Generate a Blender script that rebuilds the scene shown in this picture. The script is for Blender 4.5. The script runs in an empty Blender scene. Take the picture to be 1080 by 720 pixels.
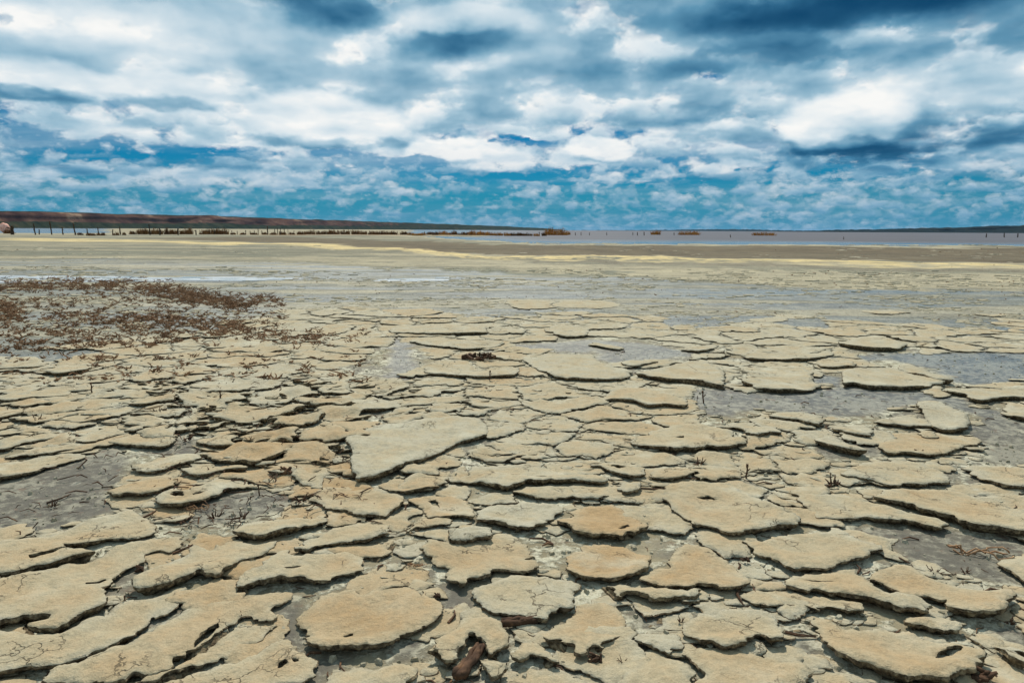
import bpy, math, random
import numpy as np
from mathutils import Vector, Matrix
from mathutils.geometry import delaunay_2d_cdt

random.seed(7)
RNG = np.random.default_rng(11)
scene = bpy.context.scene
COL = scene.collection
R = math.radians

# ------------------------------------------------------------------ camera
H = 1.4                      # eye height in metres
F = 720.0                    # focal length, in pixels of a 1080 px wide frame
PITCH = math.atan(117.5 / F)
ROLL = R(0.32)
_f = np.array([0.0, math.cos(PITCH), -math.sin(PITCH)])
_u0 = np.array([0.0, math.sin(PITCH), math.cos(PITCH)])
_r0 = np.array([1.0, 0.0, 0.0])
_r = math.cos(ROLL) * _r0 + math.sin(ROLL) * _u0
_u = -math.sin(ROLL) * _r0 + math.cos(ROLL) * _u0
EYE = np.array([0.0, 0.0, H])


def ray(px, py):
    d = F * _f + (px - 540.0) * _r - (py - 360.0) * _u
    return d / np.linalg.norm(d)


def ground_at(px, py, z=0.0):
    """where a sight line meets the level z"""
    d = ray(px, py)
    t = (z - H) / d[2]
    return EYE + d * t


def world_of(px, py, dist):
    d = ray(px, py)
    return EYE + d * (dist / math.hypot(d[0], d[1]))


def frame_of(x, y, z=0.0):
    """picture coordinates of world points (only to read off which soil zone a place belongs to)"""
    vx, vy, vz = x - EYE[0], y - EYE[1], z - EYE[2]
    a = vx * _r[0] + vy * _r[1] + vz * _r[2]
    b = vx * _u[0] + vy * _u[1] + vz * _u[2]
    c = np.maximum(vx * _f[0] + vy * _f[1] + vz * _f[2], 1e-3)
    return 540 + F * a / c, 360 - F * b / c


cam_d = bpy.data.cameras.new("camera")
cam_d.sensor_width = 36.0
cam_d.lens = 24.0
cam_d.clip_start = 0.05
cam_d.clip_end = 30000.0
cam = bpy.data.objects.new("camera", cam_d)
COL.objects.link(cam)
cam.matrix_world = Matrix(((_r[0], _u[0], -_f[0], 0), (_r[1], _u[1], -_f[1], 0), (_r[2], _u[2], -_f[2], H), (0, 0, 0, 1)))
scene.camera = cam

# ------------------------------------------------------------------ noise
_tab = np.random.default_rng(3).random(65536)


def _h(ix, iy, s):
    n = (ix * 374761393 + iy * 668265263 + s * 1274126177) & 0x7FFFFFFF
    n = ((n ^ (n >> 13)) * 1274126177) & 0x7FFFFFFF
    return _tab[(n ^ (n >> 16)) & 65535]


def vnoise(x, y, s=0):
    x = np.asarray(x, float); y = np.asarray(y, float)
    ix = np.floor(x).astype(np.int64); iy = np.floor(y).astype(np.int64)
    fx = x - ix; fy = y - iy
    fx = fx * fx * fx * (fx * (fx * 6 - 15) + 10); fy = fy * fy * fy * (fy * (fy * 6 - 15) + 10)
    a = _h(ix, iy, s); b = _h(ix + 1, iy, s); c = _h(ix, iy + 1, s); d = _h(ix + 1, iy + 1, s)
    return (a + (b - a) * fx) * (1 - fy) + (c + (d - c) * fx) * fy


def fbm(x, y, oct=4, s=0, rough=0.5):
    """about -1..1"""
    t = 0.0; a = 1.0; n = 0.0
    x = np.asarray(x, float); y = np.asarray(y, float)
    for k in range(oct):
        t = t + a * (vnoise(x, y, s + 17 * k) * 2 - 1); n += a
        a *= rough; x = x * 2.03 + 13.7; y = y * 2.03 + 5.1
    return t / n * 1.5


def sstep(a, b, x):
    t = np.clip((x - a) / (b - a), 0, 1)
    return t * t * (3 - 2 * t)


def inside(P, poly):
    x, y = P[:, 0], P[:, 1]
    r = np.zeros(len(P), bool)
    n = len(poly)
    for i in range(n):
        x1, y1 = poly[i]; x2, y2 = poly[(i + 1) % n]
        c = ((y1 > y) != (y2 > y))
        if y1 != y2:
            r ^= c & (x < (x2 - x1) * (y - y1) / (y2 - y1) + x1)
    return r


def edge_dist(P, poly, chunk=4000):
    A = poly; B = np.roll(poly, -1, 0)
    D = B - A; L = np.maximum((D ** 2).sum(1), 1e-12)
    out = np.empty(len(P))
    for k in range(0, len(P), chunk):
        Q = P[k:k + chunk, None, :] - A[None]
        t = np.clip((Q * D[None]).sum(2) / L[None], 0, 1)
        out[k:k + chunk] = np.sqrt(((Q - t[..., None] * D[None]) ** 2).sum(2).min(1))
    return out


# ------------------------------------------------------------------ objects
def tag(o, label=None, cat=None, group=None, kind=None):
    if label: o["label"] = label
    if cat: o["category"] = cat
    if group: o["group"] = group
    if kind: o["kind"] = kind
    return o


def mesh_obj(name, V, faces, mats, mat_idx=None, smooth=None, attrs=None, loc=(0, 0, 0), parent=None):
    """faces: list of index tuples, or an (n,4)/(n,3) array"""
    me = bpy.data.meshes.new(name)
    V = np.asarray(V, np.float32)
    if isinstance(faces, np.ndarray):
        n, k = faces.shape
        me.vertices.add(len(V)); me.vertices.foreach_set("co", V.ravel())
        me.loops.add(n * k); me.loops.foreach_set("vertex_index", faces.astype(np.int32).ravel())
        me.polygons.add(n)
        me.polygons.foreach_set("loop_start", np.arange(0, n * k, k, dtype=np.int32))
        me.polygons.foreach_set("loop_total", np.full(n, k, np.int32))
        me.update(calc_edges=True)
    else:
        me.from_pydata(V.tolist(), [], faces)
    nf = len(me.polygons)
    for m in mats: me.materials.append(m)
    if mat_idx is not None: me.polygons.foreach_set("material_index", np.asarray(mat_idx, np.int32))
    if smooth is None or smooth is True: smooth = np.ones(nf, bool)
    elif smooth is False: smooth = np.zeros(nf, bool)
    me.polygons.foreach_set("use_smooth", np.asarray(smooth, bool))
    for an, av in (attrs or {}).items():
        av = np.asarray(av, np.float32)
        if av.ndim == 1:
            a = me.attributes.new(an, 'FLOAT', 'POINT'); a.data.foreach_set("value", av)
        else:
            a = me.attributes.new(an, 'FLOAT_COLOR', 'POINT')
            a.data.foreach_set("color", np.concatenate([av[:, :3], np.ones((len(av), 1), np.float32)], 1).ravel())
    me.validate(); me.update()
    o = bpy.data.objects.new(name, me)
    COL.objects.link(o)
    o.location = loc
    if parent: o.parent = parent
    return o


# ------------------------------------------------------------------ node helper
class NT:
    def __init__(self, tree):
        self.t = tree; self.n = tree.nodes; self.l = tree.links

    def put(self, sock, v):
        if v is None: return
        if isinstance(v, bpy.types.NodeSocket): self.l.new(v, sock)
        else: sock.default_value = v

    def math(self, op, a, b=None, c=None, clamp=False):
        n = self.n.new("ShaderNodeMath"); n.operation = op; n.use_clamp = clamp
        for i, v in enumerate((a, b, c)):
            self.put(n.inputs[i], v)
        return n.outputs[0]

    def vmath(self, op, a, b=None, c=None):
        n = self.n.new("ShaderNodeVectorMath"); n.operation = op
        self.put(n.inputs[0], a); self.put(n.inputs[1], b)
        if c is not None: self.put(n.inputs[2], c)
        return n.outputs["Value"] if op in ("LENGTH", "DISTANCE", "DOT_PRODUCT") else n.outputs[0]

    def noise(self, vec, scale, detail=4, rough=0.5, dist=0.0, color=False):
        n = self.n.new("ShaderNodeTexNoise")
        self.put(n.inputs["Vector"], vec); self.put(n.inputs["Scale"], scale)
        n.inputs["Detail"].default_value = detail; n.inputs["Roughness"].default_value = rough
        n.inputs["Distortion"].default_value = dist
        return n.outputs["Color"] if color else n.outputs["Fac"]

    def rng(self, v, a, b, c=0.0, d=1.0, smooth=True):
        n = self.n.new("ShaderNodeMapRange"); n.interpolation_type = 'SMOOTHSTEP' if smooth else 'LINEAR'
        self.put(n.inputs["Value"], v)
        n.inputs["From Min"].default_value = a; n.inputs["From Max"].default_value = b
        n.inputs["To Min"].default_value = c; n.inputs["To Max"].default_value = d
        return n.outputs["Result"]

    def mix(self, f, a, b, mode='MIX'):
        n = self.n.new("ShaderNodeMix"); n.data_type = 'RGBA'; n.blend_type = mode; n.clamp_factor = True
        self.put(n.inputs["Factor"], f)
        A = [s for s in n.inputs if s.name == "A" and s.type == 'RGBA'][0]; B = [s for s in n.inputs if s.name == "B" and s.type == 'RGBA'][0]
        self.put(A, a if not isinstance(a, tuple) else (*a[:3], 1)); self.put(B, b if not isinstance(b, tuple) else (*b[:3], 1))
        return [s for s in n.outputs if s.type == 'RGBA'][0]

    def ramp(self, f, stops):
        n = self.n.new("ShaderNodeValToRGB"); self.put(n.inputs[0], f)
        e = n.color_ramp.elements
        while len(e) < len(stops): e.new(0.5)
        for q, (p, c) in zip(e, stops): q.position = p; q.color = (*c, 1)
        return n.outputs[0]

    def attr(self, name, what="Fac"):
        n = self.n.new("ShaderNodeAttribute"); n.attribute_name = name
        return n.outputs[what]

    def bump(self, h, dist, strength=1.0, normal=None):
        n = self.n.new("ShaderNodeBump"); n.inputs["Strength"].default_value = strength; n.inputs["Distance"].default_value = dist
        self.put(n.inputs["Height"], h)
        if normal is not None: self.put(n.inputs["Normal"], normal)
        return n.outputs[0]


def new_mat(name):
    m = bpy.data.materials.new(name); m.use_nodes = True
    nt = NT(m.node_tree)
    b = m.node_tree.nodes["Principled BSDF"]
    pos = m.node_tree.nodes.new("ShaderNodeNewGeometry").outputs["Position"]
    return m, nt, b, pos


def lin(r, g, b):
    return tuple(((c / 255 / 12.92) if c <= 10 else ((c / 255 + 0.055) / 1.055) ** 2.4) for c in (r, g, b))


# ------------------------------------------------------------------ materials
def make_materials():
    M = {}
    # dried mud crust: tone attribute 0 pale grey-beige, 1 tan
    m, nt, b, pos = new_mat("dried_mud_crust")
    tone = nt.attr("tone"); rim = nt.attr("rim")
    n1 = nt.noise(pos, 5.0, 5, 0.6); n2 = nt.noise(pos, 28.0, 6, 0.65); n3 = nt.noise(pos, 190.0, 3, 0.7)
    t = nt.math('ADD', tone, nt.math('MULTIPLY', nt.math('SUBTRACT', n1, 0.5), 1.5))
    t = nt.math('ADD', t, nt.math('MULTIPLY', nt.math('SUBTRACT', n2, 0.5), 0.9))
    t = nt.math('SUBTRACT', t, nt.math('MULTIPLY', rim, 0.35), clamp=True)
    c = nt.ramp(t, [(0.0, (0.405, 0.370, 0.270)), (0.3, (0.405, 0.344, 0.226)), (0.65, (0.402, 0.310, 0.186)), (1.0, (0.380, 0.264, 0.138))])
    c = nt.mix(nt.rng(n3, 0.35, 0.62), nt.mix(1.0, c, (0.84, 0.83, 0.81), 'MULTIPLY'), c)
    c = nt.mix(nt.rng(n2, 0.30, 0.60), nt.mix(1.0, c, (0.80, 0.78, 0.74), 'MULTIPLY'), c)
    bl = nt.noise(pos, 2.1, 5, 0.62); c = nt.mix(nt.rng(bl, 0.54, 0.70, 0, 0.5), c, (0.47, 0.445, 0.335))          # salt bloom
    c = nt.mix(nt.rng(bl, 0.42, 0.30, 0, 0.55), c, nt.mix(1.0, c, (0.78, 0.74, 0.68), 'MULTIPLY'))                 # damp
    sp = nt.noise(pos, 75.0, 4, 0.7)
    c = nt.mix(nt.rng(sp, 0.62, 0.74, 0, 0.45), c, (0.20, 0.165, 0.10))
    c = nt.mix(nt.rng(sp, 0.36, 0.26, 0, 0.5), c, (0.56, 0.52, 0.40))
    # hairline shrinkage cracks with soil in them, only here and there
    vo = nt.n.new("ShaderNodeTexVoronoi"); vo.feature = 'DISTANCE_TO_EDGE'; vo.inputs["Scale"].default_value = 5.5
    wq = nt.vmath('SCALE', nt.noise(pos, 9.0, 4, 0.6, color=True), None); wq.node.inputs["Scale"].default_value = 0.22
    nt.put(vo.inputs["Vector"], nt.vmath('ADD', pos, wq))
    ck = nt.math('MULTIPLY', nt.rng(vo.outputs["Distance"], 0.022, 0.004), nt.rng(nt.noise(pos, 3.3, 3, 0.5), 0.53, 0.63))
    c = nt.mix(nt.math('MULTIPLY', ck, 0.75), c, (0.10, 0.078, 0.048))
    nt.put(b.inputs["Base Color"], c)
    b.inputs["Roughness"].default_value = 0.92
    b.inputs["Specular IOR Level"].default_value = 0.15
    h = nt.math('ADD', nt.math('MULTIPLY', n2, 1.0), nt.math('MULTIPLY', n3, 0.12))
    h = nt.math('ADD', h, nt.math('MULTIPLY', nt.noise(pos, 60.0, 3, 0.6), 0.45))
    h = nt.math('SUBTRACT', h, nt.math('MULTIPLY', ck, 0.5))
    nt.put(b.inputs["Normal"], nt.bump(h, 0.014, 0.9))
    M["crust"] = m
    # broken edge of the crust: damp earth, plus shade painted into the colour
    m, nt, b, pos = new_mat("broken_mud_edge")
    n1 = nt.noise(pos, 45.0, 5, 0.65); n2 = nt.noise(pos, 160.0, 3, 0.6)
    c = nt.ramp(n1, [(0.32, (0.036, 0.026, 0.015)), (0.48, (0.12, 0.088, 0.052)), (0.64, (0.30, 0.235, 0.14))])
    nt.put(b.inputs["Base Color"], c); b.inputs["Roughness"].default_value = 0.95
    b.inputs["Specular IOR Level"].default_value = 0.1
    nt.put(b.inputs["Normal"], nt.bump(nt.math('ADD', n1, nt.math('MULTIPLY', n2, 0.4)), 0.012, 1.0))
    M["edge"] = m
    # ground
    m, nt, b, pos = new_mat("salt_flat_soil")
    soil = nt.attr("soil", "Color"); wet = nt.attr("wet"); crumb = nt.attr("crumb")
    flat = nt.vmath('MULTIPLY', pos, (0.45, 1.0, 1.0))
    n1 = nt.noise(pos, 2.3, 6, 0.6); n2 = nt.noise(pos, 16.0, 6, 0.68); n3 = nt.noise(pos, 95.0, 4, 0.7)
    big = nt.noise(flat, 0.35, 6, 0.6)
    c = nt.mix(nt.rng(n2, 0.3, 0.72), nt.mix(1.0, soil, (0.66, 0.65, 0.64), 'MULTIPLY'), nt.mix(1.0, soil, (1.16, 1.15, 1.13), 'MULTIPLY'))
    c = nt.mix(nt.rng(big, 0.3, 0.7), nt.mix(1.0, c, (0.82, 0.83, 0.84), 'MULTIPLY'), c)
    mid = nt.noise(nt.vmath('MULTIPLY', pos, (0.35, 1.0, 1.0)), 1.3, 8, 0.72); dist_ = nt.rng(nt.vmath('LENGTH', pos), 7.0, 14.0)
    c = nt.mix(nt.math('MULTIPLY', nt.rng(mid, 0.52, 0.38), dist_), c, nt.mix(1.0, c, (0.62, 0.64, 0.66), 'MULTIPLY'))
    c = nt.mix(nt.math('MULTIPLY', nt.rng(mid, 0.54, 0.66), dist_), c, nt.mix(1.0, c, (1.30, 1.27, 1.20), 'MULTIPLY'))
    # pale crumbly crust lying on the mud
    pc = nt.math('ADD', nt.math('MULTIPLY', n2, 0.6), nt.math('MULTIPLY', n1, 0.5))
    pm = nt.math('MULTIPLY', nt.rng(pc, 0.50, 0.60), crumb)
    c = nt.mix(pm, c, nt.mix(nt.rng(n3, 0.35, 0.65), (0.36, 0.335, 0.235), (0.52, 0.49, 0.37)))
    # rusty and pale flecks
    fl = nt.noise(pos, 9.0, 6, 0.7)
    c = nt.mix(nt.rng(fl, 0.57, 0.68, 0, 0.65), c, (0.15, 0.095, 0.060)); c = nt.mix(nt.rng(fl, 0.42, 0.32, 0, 0.55), c, (0.34, 0.32, 0.25))
    # dark grit
    c = nt.mix(nt.rng(n3, 0.64, 0.72, 0, 0.6), c, (0.10, 0.085, 0.06))
    nt.put(b.inputs["Base Color"], c)
    rg = nt.math('SUBTRACT', 0.95, nt.math('MULTIPLY', wet, 0.56))
    rg = nt.math('ADD', rg, nt.math('MULTIPLY', nt.math('SUBTRACT', n2, 0.5), 0.25), clamp=True)
    nt.put(b.inputs["Roughness"], rg)
    nt.put(b.inputs["Specular IOR Level"], nt.math('MULTIPLY_ADD', wet, 0.20, 0.10))
    h = nt.math('ADD', nt.math('MULTIPLY', n2, 1.0), nt.math('MULTIPLY', n3, 0.35))
    h = nt.math('ADD', h, nt.math('MULTIPLY', pm, 0.8))
    nt.put(b.inputs["Normal"], nt.bump(h, 0.012, 0.8))
    M["soil"] = m
    # lake
    m, nt, b, pos = new_mat("shallow_brine")
    st = nt.vmath('MULTIPLY', pos, (0.02, 0.12, 1.0))
    n1 = nt.noise(st, 1.0, 5, 0.6); calm = nt.attr("calm")
    k = nt.math('ADD', calm, nt.math('MULTIPLY', nt.math('SUBTRACT', n1, 0.5), 0.9), clamp=True)
    nt.put(b.inputs["Base Color"], nt.mix(k, (0.098, 0.084, 0.086), (0.058, 0.078, 0.100)))
    nt.put(b.inputs["Roughness"], nt.math('MULTIPLY_ADD', k, -0.26, 0.42))
    nt.put(b.inputs["Specular IOR Level"], nt.math('MULTIPLY_ADD', k, 0.34, 0.10))
    b.inputs["IOR"].default_value = 1.33
    rp = nt.noise(nt.vmath('MULTIPLY', pos, (0.7, 2.2, 1.0)), 1.0, 4, 0.6)
    nt.put(b.inputs["Normal"], nt.bump(rp, 0.05, 0.25))
    M["water"] = m
    # salt-white film of water
    m, nt, b, pos = new_mat("salt_water_film")
    n1 = nt.noise(nt.vmath('MULTIPLY', pos, (0.5, 1.6, 1.0)), 1.6, 6, 0.65)
    nt.put(b.inputs["Base Color"], nt.mix(nt.rng(n1, 0.38, 0.62), (0.20, 0.205, 0.18), (0.46, 0.48, 0.49)))
    nt.put(b.inputs["Roughness"], nt.rng(n1, 0.3, 0.7, 0.12, 0.5))
    b.inputs["Specular IOR Level"].default_value = 0.45
    M["film"] = m
    # hills
    m, nt, b, pos = new_mat("eroded_clay_bluff")
    sl = nt.attr("scarp"); cov = nt.attr("cover")
    n1 = nt.noise(nt.vmath('MULTIPLY', pos, (1, 1, 2.0)), 0.016, 6, 0.65); n2 = nt.noise(pos, 0.06, 5, 0.6)
    clay = nt.ramp(n1, [(0.30, (0.022, 0.014, 0.014)), (0.48, (0.060, 0.032, 0.026)), (0.60, (0.112, 0.064, 0.046)), (0.70, (0.27, 0.19, 0.13))])
    veg = nt.ramp(n2, [(0.3, (0.012, 0.020, 0.014)), (0.55, (0.030, 0.036, 0.022)), (0.75, (0.065, 0.055, 0.032))])
    k = nt.rng(nt.math('ADD', sl, nt.math('MULTIPLY', nt.math('SUBTRACT', n2, 0.5), 1.2)), 0.35, 0.65)
    c = nt.mix(k, veg, clay)
    nt.put(b.inputs["Base Color"], c)
    b.inputs["Roughness"].default_value = 1.0; b.inputs["Specular IOR Level"].default_value = 0.0
    M["bluff"] = m
    m, nt, b, pos = new_mat("far_wooded_ridge")
    n2 = nt.noise(pos, 0.03, 5, 0.65)
    nt.put(b.inputs["Base Color"], nt.ramp(n2, [(0.3, (0.006, 0.011, 0.010)), (0.55, (0.013, 0.018, 0.015)), (0.75, (0.028, 0.027, 0.020))]))
    b.inputs["Roughness"].default_value = 1.0; b.inputs["Specular IOR Level"].default_value = 0.0
    M["ridge"] = m

    def simple(name, stops, scale, rough=0.9, detail=4, bump=0.0):
        m, nt, b, pos = new_mat(name)
        n = nt.noise(pos, scale, detail, 0.6)
        nt.put(b.inputs["Base Color"], nt.ramp(n, stops)); b.inputs["Roughness"].default_value = rough
        b.inputs["Specular IOR Level"].default_value = 0.15
        if bump: nt.put(b.inputs["Normal"], nt.bump(n, bump, 1.0))
        return m
    M["post"] = simple("weathered_post_wood", [(0.3, (0.030, 0.020, 0.012)), (0.6, (0.075, 0.050, 0.030)), (0.8, (0.16, 0.12, 0.075))], 3.0)
    M["brush"] = simple("dry_brown_brush", [(0.3, (0.075, 0.036, 0.014)), (0.55, (0.18, 0.085, 0.030)), (0.8, (0.32, 0.18, 0.065))], 0.8)
    M["rust"] = simple("rust_orange_brush", [(0.3, (0.20, 0.085, 0.016)), (0.55, (0.42, 0.19, 0.035)), (0.8, (0.55, 0.30, 0.08))], 0.8)
    M["weed"] = simple("dead_red_brown_weed", [(0.3, (0.085, 0.046, 0.024)), (0.5, (0.20, 0.108, 0.054)), (0.72, (0.36, 0.235, 0.14))], 6.0)
    M["stalk"] = simple("dead_stalk", [(0.3, (0.030, 0.018, 0.011)), (0.55, (0.085, 0.046, 0.026)), (0.75, (0.22, 0.12, 0.06))], 22.0, 0.85, 5, 0.004)
    M["straw"] = simple("pale_orange_root", [(0.3, (0.16, 0.085, 0.045)), (0.55, (0.36, 0.21, 0.11)), (0.75, (0.46, 0.33, 0.2))], 25.0, 0.85, 5, 0.004)
    M["pink"] = simple("pale_pink_stone", [(0.35, (0.62, 0.28, 0.20)), (0.55, (0.78, 0.44, 0.35)), (0.75, (0.85, 0.6, 0.5))], 2.0, 0.8, 4, 0.05)
    return M


M = make_materials()

# ------------------------------------------------------------------ sky and sun
SUN_EL, SUN_AZ = 52.0, -4.0        # azimuth measured from +Y towards +X


BD = 0.42


def make_world():
    w = bpy.data.worlds.new("World"); scene.world = w; w.use_nodes = True
    t = w.node_tree; t.nodes.clear(); nt = NT(t)
    out = t.nodes.new("ShaderNodeOutputWorld"); bg = t.nodes.new("ShaderNodeBackground")
    t.links.new(bg.outputs[0], out.inputs[0]); bg.inputs[1].default_value = 0.1
    sky = t.nodes.new("ShaderNodeTexSky"); sky.sky_type = 'NISHITA'; sky.sun_disc = False
    sky.sun_elevation = R(SUN_EL); sky.sun_rotation = R(SUN_AZ)
    sky.air_density = 1.0; sky.dust_density = 0.3; sky.ozone_density = 4.0
    d = nt.vmath('NORMALIZE', t.nodes.new("ShaderNodeTexCoord").outputs["Generated"])
    sep = t.nodes.new("ShaderNodeSeparateXYZ"); t.links.new(d, sep.inputs[0])
    x, y, z = sep.outputs
    z = nt.math('MAXIMUM', z, 0.0)
    az = nt.math('ARCTAN2', x, y); el = nt.math('ARCSINE', z)

    def comb(a, b, c=0.0):
        n = t.nodes.new("ShaderNodeCombineXYZ")
        for i, v in enumerate((a, b, c)): nt.put(n.inputs[i], v)
        return n.outputs[0]

    # ragged coordinates for the larger single clouds, in radians of azimuth and height
    q = comb(az, el)
    kk = nt.noise(comb(az, nt.math('MULTIPLY', el, 1.6)), 11.0, 6, 0.55, color=True)
    qv = nt.vmath('SUBTRACT', kk, (0.5, 0.5, 0.5))
    qw = nt.vmath('MULTIPLY_ADD', qv, (0.085, 0.045, 0.0), q)

    dens = None; shade = None
    # x, y, half width, half height (in pixels of the photograph), change of density, change of brightness, softness
    blobs = [
        # broad dark bases
        (900, -2, 210, 34, 0.16, -0.60, 0.35), (800, 62, 120, 17, 0.08, -0.30, 0.4), (345, 2, 70, 26, 0.16, -0.38, 0.35),
        (488, 44, 80, 19, 0.14, -0.34, 0.35), (640, 42, 50, 36, 0.06, -0.16, 0.3), (985, 143, 150, 28, 0.12, -0.42, 0.3),
        (890, 165, 90, 14, 0.05, -0.30, 0.4), (20, 100, 60, 9, 0.10, -0.16, 0.4), (1050, 40, 70, 24, 0.08, -0.22, 0.3),
        (600, 75, 80, 18, 0.03, -0.10, 0.4), (730, 120, 110, 14, 0.05, -0.14, 0.4),
        # bright masses
        (90, 18, 190, 36, 0.22, 0.28, 0.2), (180, 91, 58, 17, 0.28, 0.34, 0.72), (25, 82, 66, 17, 0.28, 0.36, 0.72),
        (345, 126, 84, 24, 0.30, 0.44, 0.75), (490, 19, 78, 14, 0.28, 0.36, 0.72), (888, 127, 60, 23, 0.32, 0.54, 0.78),
        (465, 156, 36, 12, 0.34, 0.52, 0.8), (520, 168, 46, 12, 0.3, 0.36, 0.78), (634, 155, 32, 13, 0.38, 0.56, 0.8),
        (600, 165, 30, 12, 0.2, 0.30, 0.6), (410, 160, 24, 9, 0.2, 0.26, 0.6), (560, 55, 120, 28, 0.12, 0.16, 0.2),
        (1010, 95, 120, 28, 0.16, 0.20, 0.3), (250, 60, 260, 46, 0.10, 0.07, 0.1), (720, 20, 40, 24, 0.16, 0.18, 0.3),
        (545, 140, 22, 6, 0.2, 0.25, 0.6), (760, 178, 44, 6, 0.2, 0.22, 0.6), (1040, 165, 50, 12, 0.2, 0.16, 0.5),
        (130, 142, 120, 12, 0.12, 0.16, 0.3), (220, 186, 90, 8, 0.15, 0.14, 0.5), (40, 190, 60, 8, 0.15, 0.12, 0.5),
        # shaded flat bases under the single clouds
        (180, 106, 52, 7, 0.14, -0.26, 0.5), (25, 98, 58, 7, 0.14, -0.26, 0.5), (350, 150, 76, 8, 0.14, -0.30, 0.5), (888, 150, 56, 8, 0.14, -0.30, 0.5),
        (468, 169, 34, 5, 0.14, -0.28, 0.5), (522, 181, 44, 5, 0.14, -0.30, 0.5), (632, 167, 30, 5, 0.14, -0.26, 0.5), (720, 196, 60, 5, 0.10, -0.24, 0.5),
        (230, 172, 90, 7, 0.10, -0.26, 0.4), (80, 180, 60, 6, 0.10, -0.22, 0.4), (760, 190, 50, 5, 0.10, -0.24, 0.4), (960, 182, 80, 5, 0.10, -0.22, 0.4),
        # clear gaps
        (165, 162, 92, 13, -0.30, 0.0, 0.2), (335, 160, 66, 8, -0.30, 0.0, 0.2),
        (8, 22, 12, 6, -0.4, 0.0, 0.5), (545, 186, 42, 6, -0.35, 0.0, 0.5), (440, 172, 36, 9, -0.25, 0.0, 0.5),
        (700, 195, 60, 7, -0.25, 0.0, 0.5), (30, 165, 40, 10, -0.25, 0.0, 0.5), (285, 215, 300, 14, -0.10, 0.0, 0.2),
        (560, 150, 30, 5, -0.3, 0.0, 0.5), (390, 118, 30, 5, -0.25, 0.0, 0.5),
    ]
    for bx, by, rx, ry, dd, ds, soft in blobs:
        v = ray(bx, by)
        ca, ce = math.atan2(v[0], v[1]), math.asin(max(v[2], 0))
        sx, sy = F / rx, F / ry * 1.05
        u = nt.vmath('MULTIPLY_ADD', qw, (sx, sy, 0.0), (-ca * sx, -ce * sy, 0.0))
        m = nt.rng(nt.vmath('LENGTH', u), 1.25, soft, 0.0, 1.0)
        ds *= 0.75
        if dd: dens = nt.math('MULTIPLY', m, dd * BD) if dens is None else nt.math('MULTIPLY_ADD', m, dd * BD, dens)
        if ds: shade = nt.math('MULTIPLY', m, ds) if shade is None else nt.math('MULTIPLY_ADD', m, ds, shade)
    # a slab of cumulus, walked through along the line of sight in a few steps: flat shaded bases first, lit tops behind and above
    wn = t.nodes.new("ShaderNodeTexWhiteNoise"); wn.noise_dimensions = '3D'
    t.links.new(nt.vmath('SCALE', d, None), wn.inputs["Vector"]); wn.inputs["Vector"].links[0].from_node.inputs["Scale"].default_value = 9173.0
    jit = wn.outputs["Value"]
    inv = nt.math('DIVIDE', 1.0, nt.math('ADD', z, 0.075))
    hx = nt.math('MULTIPLY', x, inv); hy = nt.math('MULTIPLY', y, inv)
    big = nt.noise(comb(hx, hy, 1.3), 0.42, 2, 0.5)                      # where the deck is thick
    cover = nt.math('ADD', nt.math('MULTIPLY', nt.math('SUBTRACT', big, 0.5), 0.28), nt.rng(z, 0.02, 0.21, -0.115, 0.045))
    cover = nt.math('ADD', cover, dens)
    NS = 9; trans = 1.0; acc = 0.0; lum = 0.0
    for i in range(NS):
        f = nt.math('MULTIPLY', nt.math('MULTIPLY_ADD', jit, 1.0, float(i)), 1.0 / NS)          # 0 base .. 1 top of the slab
        h = nt.math('MULTIPLY_ADD', f, 0.30, 1.0)
        P = comb(nt.math('MULTIPLY', hx, h), nt.math('MULTIPLY', hy, h), nt.math('MULTIPLY', h, 1.9))
        n = nt.noise(P, 3.0, 8, 0.62)
        n = nt.math('ADD', nt.math('MULTIPLY_ADD', n, 1.9, -0.45), cover)
        thr = nt.math('MULTIPLY_ADD', nt.math('MULTIPLY', f, f), 0.30, 0.51)
        a_ = nt.math('MULTIPLY', nt.math('SUBTRACT', n, thr), 34.0, clamp=True)
        a_ = nt.math('MULTIPLY', a_, 0.80)
        # brightness: grows towards the tops and towards thin edges
        dep = nt.math('MULTIPLY', nt.math('SUBTRACT', n, thr), 0.55)
        b_ = nt.math('SUBTRACT', nt.math('MULTIPLY_ADD', nt.math('POWER', f, 0.8), 1.02, 0.46), dep)
        wgt = nt.math('MULTIPLY', a_, trans)
        acc = nt.math('ADD', acc, wgt); lum = nt.math('MULTIPLY_ADD', wgt, b_, lum)
        trans = nt.math('MULTIPLY', trans, nt.math('SUBTRACT', 1.0, a_))
    v = nt.math('DIVIDE', lum, nt.math('MAXIMUM', acc, 0.02))
    v = nt.math('ADD', v, shade, clamp=True)
    c = nt.ramp(v, [(0.0, (0.006, 0.062, 0.150)), (0.18, (0.030, 0.14, 0.265)), (0.38, (0.115, 0.30, 0.45)), (0.58, (0.36, 0.545, 0.665)),
                    (0.78, (0.69, 0.785, 0.84)), (1.0, (0.95, 0.95, 0.93))])
    # thin high veil behind the cumulus
    veil = nt.noise(comb(nt.math('MULTIPLY', hx, 0.5), hy, 7.0), 0.9, 5, 0.55)
    vm = nt.math('MULTIPLY', nt.rng(nt.math('ADD', veil, nt.math('MULTIPLY', dens, 0.8)), 0.30, 0.66), nt.rng(z, 0.06, 0.18, 0.15, 0.95))
    blue = nt.mix(1.0, sky.outputs[0], (0.016, 0.30, 0.48), 'MULTIPLY')
    vc = nt.mix(nt.rng(veil, 0.35, 0.7), (1.2, 3.6, 5.0), (6.6, 7.5, 8.0))
    low = nt.rng(z, 0.0, 0.07, 0.75, 0.0)
    back = nt.mix(low, nt.mix(vm, blue, vc), (0.48, 2.6, 4.5))
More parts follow.
